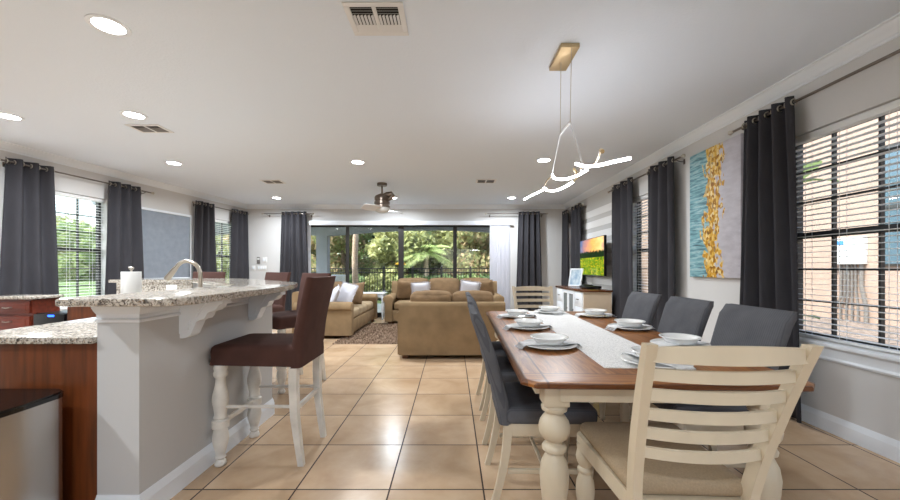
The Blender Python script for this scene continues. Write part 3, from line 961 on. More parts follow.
bpoly = [(-2.31, 1.80), (-1.70, 1.80), (-1.70, 3.0), (-1.78, 3.1), (-2.87, 4.19), (-2.99, 4.29), (-3.84, 4.29), (-3.84, 3.71), (-3.26, 3.71), (-2.31, 2.78)]
bm = B(); prism(bm, bpoly, .1, .85); link('cabinet_body', bm, M['cherry'], cab, smooth=False)
bm = B(); bx(bm, -2.36, -1.692, 1.772, 1.799, 0, .85, .002); link('end_panel', bm, M['cherry'], cab)
bs = thing('backsplash', 'granite backsplash strip below the far bar top', 'backsplash', (0, 0, 0))
bm = B(); bx(bm, -3.86, -2.99, 4.275, 4.294, .886, 1.04); link('granite_strip', bm, M['granite'], bs, smooth=False)
o = thing('power_outlet', 'white outlet plate on the granite backsplash behind the faucet', 'outlet', (-3.22, 4.272, .965), 0)
bm = B(); bx(bm, -.06, .06, -.007, 0, -.05, .05, .003); link('cover_plate', bm, M['plastic'], o)
bm = B(); bx(bm, -.03, -.012, -.009, -.006, -.03, .03); bx(bm, .012, .03, -.009, -.006, -.03, .03); link('socket', bm, M['vent'], o)

# faucet
fa = thing('kitchen_faucet', 'brushed nickel gooseneck faucet behind the bar top', 'faucet', (-1.815, 2.68, .885), R(180))
bm = B(); lathe(bm, [(.03, 0), (.03, .008), (.022, .015), (.02, .03), (.019, .10), (.016, .105)], seg=20); link('base', bm, M['nickel'], fa)
bm = B()
pts = [(0, 0, .1), (0, 0, .26)] + [(.095-.095*math.cos(R(a)), 0, .27+.105*math.sin(R(a))) for a in range(0, 150, 12)]
tube(bm, pts, .0135, 12); link('spout', bm, M['nickel'], fa)
bm = B(); e = Vector(pts[-1]); d = (Vector(pts[-1])-Vector(pts[-2])).normalized()
tube(bm, [e, e+d*.03, e+d*.09, e+d*.115], [.0145, .018, .021, .019], 12); link('spray_head', bm, M['nickel'], fa)
bm = B(); tube(bm, [(0, .02, .06), (0, .045, .065), (0, .09, .1)], [.011, .01, .007], 8); link('handle', bm, M['nickel'], fa)

# paper towel
pt = thing('paper_towel', 'white paper towel roll on a stand behind the bar top', 'paper towel', (-2.08, 2.41, .886), 0)
bm = B(); lathe(bm, [(.075, 0), (.075, .01), (.068, .014)], seg=24); link('stand_base', bm, M['nickel'], pt)
bm = B(); lathe(bm, [(.051, .016), (.052, .018), (.052, .298), (.051, .3), (.02, .3)], seg=28); link('paper_roll', bm, M['paper'], pt)
bm = B(); lathe(bm, [(.006, .3), (.006, .312), (.014, .318), (.015, .326), (.009, .332), (0, .333)], seg=14); link('knob', bm, M['nickel'], pt)

# cabinets along the left wall
c1 = thing('drawer_cabinet', 'dark red wood drawer cabinet with granite top at left edge', 'cabinet', (-5.05, 4.25, 0))
bm = B(); bx(bm, -.24, .25, 0, .3, .1, .852); link('body', bm, M['redwood'], c1, smooth=False)
bm = B(); bx(bm, -.24, .25, .05, .29, 0, .1); link('toe_kick', bm, M['black'], c1, smooth=False)
def knobbar(parent, x, y, z):
    bm = B(); tube(bm, [(x-.045, y, z), (x-.04, y-.022, z), (x, y-.028, z-.004), (x+.04, y-.022, z), (x+.045, y, z)], .005, 8)
    link('handle', bm, M['nickel'], parent)
for z0, z1, nm in ((.69, .83, 'drawer'), (.13, .66, 'door')):
    bm = B(); bx(bm, -.225, .235, -.02, -.001, z0, z1, .004); bx(bm, -.185, .195, -.024, -.02, z0+.035, z1-.035, .003)
    d_ = link(nm, bm, M['redwood'], c1); knobbar(d_, 0.0, -.024, (z0+z1)/2 if nm == 'drawer' else .6)
bm = B(); bx(bm, -.26, .29, -.035, .31, .853, .887, .006); tag(link('cabinet_countertop', bm, M['granite'], loc=(-5.05, 4.25, 0)), 'granite slab on the dark red drawer cabinet at left edge', 'countertop')
wc = thing('beverage_cooler', 'black beverage cooler with a blue display by the left wall', 'cooler', (-4.58, 4.26, 0))
bm = B(); bx(bm, -.19, .17, 0, .45, .02, .69, .006); link('body', bm, M['black'], wc)
bm = B(); bx(bm, -.185, .165, -.03, -.001, .03, .685, .004); link('door', bm, M['gloss'], wc)
bm = B(); bx(bm, -.02, .05, -.033, -.03, .655, .675); link('display', bm, emit('blue_display', (40, 90, 255), 2.5), wc)
bm = B(); tube(bm, [(-.15, -.03, .25), (-.15, -.06, .26), (-.15, -.06, .54), (-.15, -.03, .55)], .008, 8); link('handle', bm, M['steel'], wc)
c2 = thing('low_cabinet', 'low red brown wood cabinet behind the tip of the bar top', 'cabinet', (-4.1, 4.28, 0))
bm = B(); bx(bm, -.29, .22, 0, .42, .08, .80); link('body', bm, M['redwood'], c2, smooth=False)
bm = B(); bx(bm, -.29, .22, .05, .4, 0, .08); link('toe_kick', bm, M['black'], c2, smooth=False)
bm = B(); bx(bm, -.31, .24, -.025, .44, .8, .825, .005); link('wood_top', bm, M['redwood'], c2)
bm = B(); bx(bm, -.275, .205, -.02, -.001, .63, .78, .004); d_ = link('drawer', bm, M['redwood'], c2); knobbar(d_, -.03, -.02, .71)
bm = B(); bx(bm, -.275, .205, -.02, -.001, .1, .61, .004); link('door', bm, M['redwood'], c2)

# trash can
tc = thing('trash_can', 'stainless steel trash can with black lid beside the cherry cabinet', 'trash can', (-1.965, 1.5, 0))
outl = [(-.2, .215)] + [(.214-.075+.075*math.cos(R(a)), .215-.075+.075*math.sin(R(a))) for a in (90, 70, 50, 30, 10)] + [(.218, 0)] + [(.214-.075+.075*math.cos(R(a)), -.215+.075+.075*math.sin(R(a))) for a in (-10, -30, -50, -70, -90)] + [(-.2, -.215)]
bm = B(); prism(bm, outl, .03, .628); link('body', bm, M['steel'], tc, angle=35)
sc_ = [(x*1.012, y*1.012) for x, y in outl]
bm = B(); prism(bm, sc_, .629, .655)
bmesh.ops.bevel(bm, geom=[e for e in bm.edges if all(v.co.z > .65 for v in e.verts)], offset=.008, segments=2, affect='EDGES')
link('lid', bm, M['gloss'], tc, angle=35)
bm = B(); prism(bm, sc_, 0, .03); link('base_rim', bm, M['black'], tc, angle=35)

# ------------------------------------------------------------------ bar stools
def turned(bm, x, y, z1, sc=1.0, seg=18, prof=None):
    lathe(bm, [(r*sc, z*z1) for r, z in prof], (x, y, 0), seg)
PROF_STOOL = [(.018, 0), (.026, .004), (.03, .02), (.026, .05), (.019, .065), (.027, .085), (.021, .1), (.024, .13), (.034, .2), (.040, .26), (.036, .33),
              (.030, .37), (.041, .375), (.041, .445), (.03, .45), (.026, .46), (.034, .475), (.029, .5), (.035, .58), (.041, .64), (.038, .7), (.027, .78), (.023, .86), (.033, .88), (.036, .91), (.03, .93), (.034, .95), (.03, 1.0)]
def bar_stool(label, loc, rz):
    o = thing('bar_stool', label, 'bar stool', loc, rz, 'slipcovered bar stools')
    # seat cover with hanging skirt, front towards +y
    bm = B()
    secs = []
    for z, g in ((.615, .006), (.62, .004), (.66, .0), (.70, .002), (.722, -.002), (.734, -.012), (.741, -.032)):
        ring = []
        for x, y in rrect(0, .022, .45+2*g, .54+2*g, .035, 4):
            wob = .007*math.sin(9*x+3)*math.sin(8*y) if z < .65 else 0
            dip = .012*math.cos(PI*x/.5) if z < .63 else 0
            ring.append((x, y, z+wob+dip))
        secs.append(ring)
    loft(bm, secs); link('seat_cover', bm, M['stool'], o, angle=50)
    # back cover
    bm = B(); secs = []
    for k in range(13):
        q = k/12; z = .60+.525*q
        yc = -.225 - .075*q*q - .02*q
        th = .078 - .03*q; w = .445 + .025*q - .03*math.sin(PI*min(1, q*1.1))*.6
        ring = []
        for x, y in rrect(0, 0, w, th, min(th*.45, .03), 3):
            zz = z + (.03*(abs(x)/(w/2))**2.2 if k == 12 else 0) + (.02*(abs(x)/(w/2))**2.2 if k == 11 else 0)
            wr = .006*math.sin(38*z+4*x+2*y) * max(0, 1-abs(q-.18)/.16)
            ring.append((x*(1+wr*1.5), yc + y + wr + .012*math.cos(PI*x/w)*(-1)*q, zz))
        secs.append(ring)
    loft(bm, secs); link('back_cover', bm, M['stool'], o, angle=60)
    for x in (-.195, .195):
        bm = B(); turned(bm, x, .235, .625, 1.15, prof=PROF_STOOL); link('leg', bm, M['whitewood'], o, angle=50)
        bm = B(); secs = []
        for z, y, h in ((0, -.262, .017), (.12, -.245, .019), (.3, -.222, .022), (.5, -.215, .024), (.625, -.218, .024)):
            secs.append([(x-h, y-h, z), (x+h, y-h, z), (x+h, y+h, z), (x-h, y+h, z)])
        loft(bm, secs); link('leg', bm, M['whitewood'], o, smooth=False)
        bm = B(); tube(bm, [(x, .2, .36), (x, -.21, .36)], .011, 8); link('stretcher', bm, M['whitewood'], o)
    bm = B(); bx(bm, -.18, .18, -.235, -.215, .33, .36, .003); link('stretcher', bm, M['whitewood'], o)
    bm = B(); bx(bm, -.17, .17, .222, .245, .245, .275, .003); link('foot_rail', bm, M['whitewood'], o)
    return o
st = bar_stool('chocolate slipcovered bar stool nearest the camera, white turned legs', (-1.185, 2.475, 0), R(90))
dup(st, 'chocolate slipcovered bar stool directly behind the nearest one at the bend', (-1.69, 3.90, 0), R(148))
dup(st, 'chocolate slipcovered bar stool farther round the bend, before back left curtain', (-2.46, 4.66, 0), R(152))
dup(st, 'chocolate slipcovered bar stool at the far side, showing only its back top', (-3.56, 5.14, 0), R(180))

# ------------------------------------------------------------------ dining set
TROT = R(-1.75); TC = (.895, 2.66)
def tw(x, y, z=0):
    c, s = math.cos(TROT), math.sin(TROT)
    return (TC[0] + x*c - y*s, TC[1] + x*s + y*c, z)
tb = thing('dining_table', 'long dining table with honey brown top and cream turned legs', 'dining table', (TC[0], TC[1], 0), TROT)
hx, hy, ch = .58, 1.225, .055
def octo(g): 
    return [(-hx+ch+g*.4, -hy+g), (hx-ch-g*.4, -hy+g), (hx-g, -hy+ch+g*.4), (hx-g, hy-ch-g*.4), (hx-ch-g*.4, hy-g), (-hx+ch+g*.4, hy-g), (-hx+g, hy-ch-g*.4), (-hx+g, -hy+ch+g*.4)]
bm = B()
loft(bm, [[(x, y, z) for x, y in octo(g)] for z, g in ((.728, .03), (.731, .02), (.735, .006), (.739, 0), (.75, 0), (.755, .004), (.7585, .014), (.76, .022))])
link('tabletop', bm, M['table'], tb, angle=20)
bm = B()
for sx in (-1, 1):
    bx(bm, sx*.49-.012, sx*.49+.012, -1.07, 1.07, .667, .728)
for sy in (-1, 1):
    bx(bm, -.42, .42, sy*1.155-.012, sy*1.155+.012, .667, .728)
link('apron', bm, M['cream'], tb, smooth=False)
PROF_T = [(.03, 0), (.036, .01), (.04, .03), (.034, .05), (.027, .07), (.03, .1), (.038, .17), (.052, .3), (.064, .42), (.068, .5), (.06, .57), (.043, .615), (.035, .635),
          (.054, .645), (.057, .665), (.05, .68), (.036, .69), (.036, .705), (.056, .72), (.069, .75), (.073, .785), (.067, .82), (.053, .85), (.042, .865), (.042, .88), (.058, .89), (.061, .91), (.05, .925), (.05, .94)]
for sx in (-1, 1):
    for sy in (-1, 1):
        bm = B(); lathe(bm, [(r*.9, z*.69) for r, z in PROF_T], (sx*.43, sy*1.105, 0), 28)
        bx(bm, sx*.43-.052, sx*.43+.052, sy*1.105-.052, sy*1.105+.052, .64, .728, .004)
        link('leg', bm, M['cream'], tb, angle=50)
bm = B()
def rn(u, v): return (-.19+.38*u, -1.0+2.15*v, 0.0006*math.sin(40*v)*math.sin(9*u))
bx(bm, -.19, .19, -1.0, 1.16, 0, .0035); 
ro = link('table_runner', bm, M['runner'], smooth=False, loc=tw(.02, 0, .7605), rz=TROT - R(.6))
tag(ro, 'white woven runner down the middle of the dining table', 'table runner')

# place settings: plate, napkin, bowl
PLATE = [(.0, .003), (.085, .003), (.088, 0), (.092, .003), (.11, .010), (.15, .018), (.152, .0195), (.149, .0215), (.11, .0145), (.09, .0075), (.0, .0065)]
BOWL = [(.0, .003), (.066, .003), (.069, 0), (.074, .003), (.085, .014), (.091, .025), (.106, .029), (.107, .032), (.104, .034), (.089, .031), (.082, .019), (.07, .009), (0, .008)]
def napkin_mesh(seed):
    rnd = random.Random(seed); bm = B()
    L, Wd = .165, .055
    def nz(x, y):
        r = math.hypot(x, y)
        z = .0235 if r < .158 else max(.0015, .0235 - (r-.158)*.6)
        return z + .002*math.sin(30*x+seed)*math.sin(25*y)
    def fn(u, v):
        x, y = (2*u-1)*L, (2*v-1)*Wd*(1-.12*abs(2*u-1))
        return (x, y, nz(x, y))
    sheet(bm, fn, 22, 10)
    return bm, nz, L, Wd
seat_names = [
    ((tw(-.325, -.555)), 0, 'at the near left seat'), ((tw(-.33, .09)), 0, 'at the middle left seat'), ((tw(-.325, .72)), 0, 'at the far left seat'),
    ((tw(.04, 1.02)), 90, 'at the far end of the table'), ((tw(.405, .80)), 180, 'at the far right seat'), ((tw(.415, .10)), 180, 'at the middle right seat'),
    ((tw(.42, -.53)), 180, 'at the near right seat'), ((tw(.08, -.93)), -90, 'behind the near ladder back chair')]
proto = None
for i, (p, a, nm) in enumerate(seat_names):
    z = .7605 if i not in (3, 7) else .7645
    rz = TROT + R(a + random.uniform(-8, 8))
    if proto is None:
        bm = B(); lathe(bm, PLATE, seg=40); pl_ = link('dinner_plate', bm, M['china'], angle=60)
        tag(pl_, '', 'plate', 'white dinner plates')
        nk = thing('napkin', '', 'napkin', group='fringed napkins')
        bm, nz, L, Wd = napkin_mesh(1); c_ = link('cloth', bm, M['napkin'], nk, angle=180)
        md = c_.modifiers.new('thick', 'SOLIDIFY'); md.thickness = .0016; md.offset = 1
        for sx in (-1, 1):
            bm = B()
            for k in range(24):
                y = (-1+2*(k+.5)/24)*Wd*.88
                x0 = sx*L; ln = random.uniform(.016, .026); dy = random.uniform(-.003, .003)
                tube(bm, [(x0*.985, y, nz(x0, y)+.001), (x0+sx*ln*.5, y+dy*.4, .002), (x0+sx*ln, y+dy, .001)], .0012, 4)
            link('fringe', bm, M['napkin'], nk)
        bm = B(); lathe(bm, [(r, z*1.1) for r, z in BOWL], seg=32); bw = link('bowl', bm, M['china'], angle=60)
        tag(bw, '', 'bowl', 'shallow white bowls')
        proto = (pl_, nk, bw); S3 = proto
    else:
        S3 = tuple(copy_tree(q) for q in proto)
    S3[0].location = (p[0], p[1], z); S3[0]['label'] = 'white dinner plate under a bowl ' + nm
    S3[1].location = (p[0], p[1], z); S3[1].rotation_euler = (0, 0, rz + R(12)); S3[1]['label'] = 'pale fringed napkin under the bowl ' + nm
    S3[2].location = (p[0], p[1], z+.0255); S3[2]['label'] = 'shallow white bowl on the stack ' + nm

# upholstered chairs: front towards +y
PROF_L = [(.014, 0), (.019, .01), (.022, .05), (.017, .08), (.019, .14), (.028, .35), (.033, .5), (.03, .6), (.02, .68), (.027, .7), (.027, .73), (.02, .75), (.029, .8), (.033, .85), (.028, .92), (.024, .97), (.03, 1.0)]
def rear_leg(bm, x, z1, y0, y1, h0=.016, h1=.021):
    secs = []
    for k in range(8):
        q = k/7; y = y1 + (y0-y1)*(1-q)**1.8; h = h0+(h1-h0)*q
        secs.append([(x-h, y-h, z1*q), (x+h, y-h, z1*q), (x+h, y+h, z1*q), (x-h, y+h, z1*q)])
    loft(bm, secs)
def grey_chair(label, loc, rz):
    o = thing('dining_chair', label, 'dining chair', loc, rz, 'grey upholstered dining chairs')
    bm = B(); soft(bm, (0, .005, .462), (.475, .47, .085), .032, 8, (0, 0, .012)); link('seat', bm, M['chairgrey'], o, angle=180)
    bm = B(); secs = []
    for k in range(17):
        q = k/16; z = .415 + .585*q
        yc = -.222 - .16*q**1.5 - .006*math.sin(PI*q)
        th = .07 - .008*q; w = .445 + .055*q
        if k == 16: th *= .5; w -= .02
        elif k == 15: th *= .85; w -= .004
        ring = []
        for x, y in rrect(0, 0, w, th, th*.45, 4):
            ring.append((x, yc + y - .03*q*(1-(2*x/w)**2)*1.0, z - (.02*(abs(2*x/w))**3 if k >= 15 else .0)))
        secs.append(ring)
    loft(bm, secs); link('backrest', bm, M['chairgrey'], o, angle=60)
    bm = B()
    bx(bm, -.215, .215, .185, .21, .36, .425, .003); bx(bm, -.215, .215, -.222, -.2, .36, .415, .003)
    for sx in (-1, 1): bx(bm, sx*.208-.011, sx*.208+.011, -.2, .19, .36, .425, .003)
    link('seat_rail', bm, M['cream'], o)
    for sx in (-1, 1):
        bm = B(); lathe(bm, [(r, z*.42) for r, z in PROF_L], (sx*.2, .19, 0), 16); link('leg', bm, M['cream'], o, angle=50)
        bm = B(); rear_leg(bm, sx*.2, .42, -.285, -.212); link('leg', bm, M['cream'], o, smooth=False)
        bm = B(); bx(bm, sx*.2-.008, sx*.2+.008, -.21, .18, .165, .188, .002); link('stretcher', bm, M['cream'], o)
    bm = B(); bx(bm, -.2, .2, -.03, -.014, .167, .186, .002); link('stretcher', bm, M['cream'], o)
    return o
gc = grey_chair('grey upholstered dining chair on the left side, nearest the camera', (.50, 2.09, 0), R(-91))
dup(gc, 'grey upholstered dining chair in the middle of the left side', (.515, 2.75, 0), R(-92))
dup(gc, 'grey upholstered dining chair on the left side farthest from the camera', (.53, 3.36, 0), R(-90))
dup(gc, 'grey upholstered dining chair on the window side, nearest the curtain', (1.385, 2.15, 0), R(90))
dup(gc, 'grey upholstered dining chair in the middle of the window side', (1.39, 2.77, 0), R(89))
dup(gc, 'grey upholstered dining chair on the window side, farthest and smallest looking', (1.38, 3.38, 0), R(90))

def ladder_chair(label, loc, rz):
    o = thing('ladder_back_chair', label, 'dining chair', loc, rz, 'cream ladder back chairs')
    def py(z):   # post centre line
        q = (z-.45)/.55
        return -.205 - .185*max(0, q)**1.3 if q > 0 else -.205 - .07*(-q/.82)**1.7
    for sx in (-1, 1):
        bm = B(); secs = []
        for k in range(15):
            z = 1.0*k/14
            hxp = .0145; hyp = .017 + .008*math.sin(PI*min(1, z/1.0))
            xx = sx*(.178 + .039*max(0, (z-.45)/.55))
            secs.append([(xx-hxp, py(z)-hyp, z), (xx+hxp, py(z)-hyp, z), (xx+hxp, py(z)+hyp, z), (xx-hxp, py(z)+hyp, z)])
        loft(bm, secs)
        link('back_post', bm, M['cream'], o, smooth=False)
        bm = B(); lathe(bm, [(r*1.25, z*.43) for r, z in PROF_L], (sx*.195, .25, 0), 18); link('leg', bm, M['cream'], o, angle=50)
        bm = B(); bx(bm, sx*.19-.009, sx*.19+.009, -.25, .24, .16, .185, .002); link('stretcher', bm, M['cream'], o)
    for z0, z1 in ((.948, .988), (.890, .924), (.825, .858), (.758, .791), (.691, .724), (.622, .654)):
        bm = B(); secs = []
        top = z0 > .94
        for k in range(13):
            u = -1+2*k/12; x = u*(.178+.039*((z0-.45)/.55))
            zc = (z0+z1)/2; y = py(zc) - .038*(1-u*u); h = (z1-z0)/2; rise = (.012*(1-u*u) if top else .0)
            secs.append([(x, y-.009, zc-h), (x, y+.009, zc-h), (x, y+.007, zc+h+rise), (x, y-.007, zc+h+rise)])
        loft(bm, secs); link('slat', bm, M['cream'], o, angle=30)
    bm = B(); prism(bm, [(-.185, -.215), (.185, -.215), (.228, .265), (.21, .287), (-.21, .287), (-.228, .265)], .402, .462)
    link('seat_frame', bm, M['cream'], o, smooth=False)
    bm = B(); vs = soft(bm, (0, .04, .487), (.41, .485, .06), .03, 9, (0, 0, .012))
    for v in vs: v.co.x *= 1 + .26*(v.co.y-.04)
    link('seat_cushion', bm, M['linen'], o, angle=180)
    bm = B(); bx(bm, -.19, .19, -.03, -.012, .162, .183, .002); link('stretcher', bm, M['cream'], o)
    return o
lc = ladder_chair('cream ladder back chair with beige seat, closest at lower right', (.782, 1.41, 0), R(-2.5))
dup(lc, 'cream ladder back chair at the far head of the table', (.925, 3.90, 0), R(180))

# ------------------------------------------------------------------ console and things on it
cs = thing('sideboard', 'white sideboard with brown top under the television', 'sideboard', (2.355, 6.78, 0), 0)
# local: front faces -x
bm = B(); bx(bm, -.22, .22, -.76, .76, .06, .818); link('body', bm, M['whitewood'], cs, smooth=False)
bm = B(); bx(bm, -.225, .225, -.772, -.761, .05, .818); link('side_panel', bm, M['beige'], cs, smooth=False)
bm = B(); bx(bm, -.25, .24, -.79, .79, .819, .85, .006); link('wood_top', bm, M['consoletop'], cs)
bm = B(); bx(bm, -.2, .2, -.73, .73, 0, .06); link('plinth', bm, M['whitewood'], cs, smooth=False)
def csdoor(y0, y1):
    bm = B(); f = .05
    bx(bm, -.24, -.221, y0, y0+f, .1, .8); bx(bm, -.24, -.221, y1-f, y1, .1, .8); bx(bm, -.24, -.221, y0+f, y1-f, .1, .1+f); bx(bm, -.24, -.221, y0+f, y1-f, .8-f, .8)
    d = link('door', bm, M['trim'], cs, smooth=False)
    bm = B(); bx(bm, -.232, -.226, y0+f, y1-f, .1+f, .8-f); link('glass_panel', bm, mat('sideboard_glass', (120, 128, 128), .1), d, smooth=False)
    bm = B(); lathe(bm, [(.006, 0), (.006, .012), (.014, .016), (.014, .024), (0, .028)], (-.24, y1-.025 if y0 > 0 else y0+.025, .48), 12, Matrix.Rotation(R(-90), 4, 'Y')); link('knob', bm, M['black'], d)
csdoor(-.33, .0); csdoor(.0, .33)
for y0, y1 in ((-.72, -.36), (.36, .72)):
    for z0, z1 in ((.57, .8), (.33, .56), (.1, .32)):
        bm = B(); bx(bm, -.24, -.221, y0, y1, z0, z1, .003); bx(bm, -.243, -.24, y0+.04, y1-.04, z0+.04, z1-.04, .001); d = link('drawer', bm, M['trim'], cs)
        bm = B(); tube(bm, [(-.24, (y0+y1)/2-.04, (z0+z1)/2), (-.262, (y0+y1)/2-.03, (z0+z1)/2), (-.262, (y0+y1)/2+.03, (z0+z1)/2), (-.24, (y0+y1)/2+.04, (z0+z1)/2)], .006, 6); link('handle', bm, M['black'], d)
pf = thing('picture_frame', 'white framed picture leaning on the sideboard by far curtain', 'picture frame', (2.42, 7.34, .851), R(-50))
T_ = Matrix.Rotation(R(-14), 4, 'X')
bm = B()
for a, b, c, d in ((-.14, -.11, 0, .36), (.11, .14, 0, .36), (-.11, .11, 0, .03), (-.11, .11, .33, .36)):
    box(bm, ((a+b)/2, 0, (c+d)/2), (b-a, .018, d-c), .002)
xf(bm, bm.verts[:], T_); link('frame', bm, M['trim'], pf)
bm = B(); box(bm, (0, .002, .18), (.22, .006, .30)); xf(bm, bm.verts[:], T_)
def pic_mat():
    t = NT('pale_blue_print'); n = t.noise(t.coord(), 9, 4); t.bsdf(t.ramp(n, [(.35, (150, 180, 205)), (.55, (206, 220, 230)), (.7, (236, 238, 238))]), .3); return t.m
link('picture', bm, pic_mat(), pf, smooth=False)
bm = B(); tube(bm, [(0, .09, .24), (0, .15, .01)], .006, 6); link('easel_leg', bm, M['trim'], pf)
cb_ = thing('cable_box', 'flat black cable box on the sideboard below the television', 'cable box', (2.40, 6.45, .851), 0)
bm = B(); bx(bm, -.13, .13, -.17, .17, .008, .05, .006); link('case', bm, M['black'], cb_)
bm = B()
for x in (-.1, .1):
    for y in (-.13, .13): bx(bm, x-.012, x+.012, y-.012, y+.012, 0, .008)
link('foot', bm, M['black'], cb_, smooth=False)
sp = thing('remote_control', 'small black remote lying on top of the cable box', 'remote control', (2.38, 6.5, .902), R(25))
bm = B(); bx(bm, -.03, .03, -.09, .09, 0, .022, .008); link('body', bm, M['black'], sp)
bm = B()
for k in range(3):
    for j in range(4): bx(bm, -.018+.014*k, -.01+.014*k, -.06+.025*j, -.048+.025*j, .022, .0245)
link('buttons', bm, M['ventgrey'], sp, smooth=False)

# ------------------------------------------------------------------ living room
def sofa(name, label, loc, rz, w, d, n, backh, arm=.2, seatm='seatlight', cushtop=None, seed=0, cat='sofa', armh=.63):
    """front towards +y"""
    o = thing(name, label, cat, loc, rz, None)
    iw = w-2*arm
    bm = B(); bx(bm, -w/2+.03, w/2-.03, -d/2+.06, d/2-.04, .06, .30, .02); link('base', bm, M['sofa'], o)
    bm = B(); secs = []
    # back frame: slightly raked slab
    for z, y0, y1 in ((.06, -d/2+.0, -d/2+.2), (.3, -d/2, -d/2+.2), (backh-.06, -d/2-.0, -d/2+.16), (backh-.015, -d/2+.008, -d/2+.15), (backh, -d/2+.03, -d/2+.13)):
        hw_ = w/2-.04
        secs.append([(-hw_, y0, z), (hw_, y0, z), (hw_, y1, z), (-hw_, y1, z)])
    loft(bm, secs); link('back_frame', bm, M['sofa'], o, angle=50)
    for sx in (-1, 1):
        bm = B()
        cx = sx*(w/2-arm/2)
        prof = [(-arm/2+.02, .06), (arm/2-.02, .06), (arm/2-.02, armh-.14)]
        rr = arm/2+.015
        prof += [(rr*math.cos(R(a))+sx*.012, armh-rr*.78+rr*.78*math.sin(R(a))) for a in range(-20, 201, 20)]
        prof += [(-arm/2+.02, armh-.14)]
        secs = []
        for y, g in ((-d/2+.05, 1), (d/2-.03, 1), (d/2-.012, .97), (d/2, .9)):
            secs.append([(cx+x*g, y, .06+(z-.06)*(1-(1-g)*.35)) for x, z in prof])
        loft(bm, secs); link('arm', bm, M['sofa'], o, angle=45)
    cw = iw/n
    for k in range(n):
        x = -iw/2+cw*(k+.5)
        bm = B(); soft(bm, (x, .1, .385), (cw-.008, d-.30, .17), .05, 8, (0, .01, .022), seed=seed+k)
        link('seat_cushion', bm, M[seatm], o, angle=180)
        bm = B()
        ct = (cushtop or backh+.1)
        hh = ct-.44
        Mx = Matrix.Rotation(R(10), 4, 'X')
        soft(bm, (x, -d/2+.27, .44+hh/2), (cw+.0, .20, hh), .075, 9, (.0, .045, .02), Mx, jit=.004, seed=seed+k)
        link('back_cushion', bm, M['sofacush'], o, angle=180)
    for sx in (-1, 1):
        for sy in (-1, 1):
            bm = B(); loft(bm, [[(sx*(w/2-.12)+a*g, sy*(d/2-.1)+b*g, z) for a, b in ((-.045, -.045), (.045, -.045), (.045, .045), (-.045, .045))] for z, g in ((0, .8), (.06, 1))])
            link('foot', bm, M['sofafoot'], o, smooth=False)
    return o
RZ = .022  # top of rug backing
sofa('sofa', 'tan sofa along the left, seen past the bar stools', (-2.22, 7.42, 0), R(-90), 2.25, 1.02, 3, .80, cushtop=.90, seed=1)
sofa('sofa', 'tan sofa against the sliding glass doors', (-.18, 8.42, 0), R(180), 2.56, .96, 3, .90, cushtop=.965, seatm='sofa', seed=5)
sofa('loveseat', 'tan loveseat with its back to the camera', (.0, 5.37, 0), R(0), 1.49, .94, 2, .755, arm=.17, cushtop=.88, seed=9, cat='loveseat')

def pillow(label, loc, rot, size=.42, m='pillow', fringe=True):
    o = thing('throw_pillow', label, 'pillow', loc, 0, 'throw pillows')
    o.rotation_euler = rot
    bm = B(); nn = 10; h = size/2
    def fn(sg):
        def f(u, v):
            a, b = 2*u-1, 2*v-1
            t = ((1-a*a)*(1-b*b))**.5*.075
            k = 1-.06*(1-abs(a))*0 - .05*(1-a*a if abs(b) > .99 else 0)
            return (a*h*(1-.05*(1-b*b)*abs(a)), sg*t, b*h*(1-.05*(1-a*a)*abs(b)))
        return f
    sheet(bm, fn(1), nn, nn); sheet(bm, fn(-1), nn, nn)
    bmesh.ops.remove_doubles(bm, verts=bm.verts, dist=.0005)
    link('cover', bm, M[m], o, angle=180)
    if fringe:
        bm = B(); rnd = random.Random(3)
        for sd in range(4):
            for k in range(26):
                a = -1+2*(k+.5)/26; ln = .022+rnd.uniform(-.004, .006)
                p0 = {0: (a*h, 0, h), 1: (a*h, 0, -h), 2: (h, 0, a*h), 3: (-h, 0, a*h)}[sd]
                dd = {0: (0, 0, 1), 1: (0, 0, -1), 2: (1, 0, 0), 3: (-1, 0, 0)}[sd]
                q = 1-.05*(1-a*a)
                p0 = Vector([p0[i]*(q if dd[i] else 1) for i in range(3)])
                tube(bm, [p0-Vector(dd)*.004, p0+Vector(dd)*ln+Vector((rnd.uniform(-.004, .004), rnd.uniform(-.004, .004), 0))], .004, 4)
        link('fringe', bm, M[m], o)
    return o
pillow('pale grey fringed pillow on the left sofa, front and nearest', (-1.98, 6.92, .70), (R(-22), R(8), R(-38)), .46)
pillow('tan pillow leaning behind the pale pillow on the left sofa', (-1.93, 7.38, .70), (R(-18), R(-6), R(-30)), .46, 'sofacush', False)
pillow('pale fringed pillow against the near arm of the left sofa', (-2.12, 6.64, .69), (R(-26), R(4), R(-70)), .42)
pillow('pale fringed pillow at the far end of the left sofa', (-2.08, 8.02, .69), (R(-20), R(2), R(-110)), .40)
pillow('tan pillow at the left end of the back sofa', (-1.02, 8.36, .71), (R(18), R(4), R(15)), .46, 'sofacush', False)
pillow('pale fringed pillow left of centre on the back sofa', (-.70, 8.33, .70), (R(20), R(-3), R(2)), .40)
pillow('pale fringed pillow right of centre on the back sofa', (.40, 8.34, .71), (R(18), R(8), R(-6)), .43)
pillow('tan pillow at the right end of the back sofa', (.72, 8.36, .71), (R(18), R(-7), R(-14)), .46, 'sofacush', False)

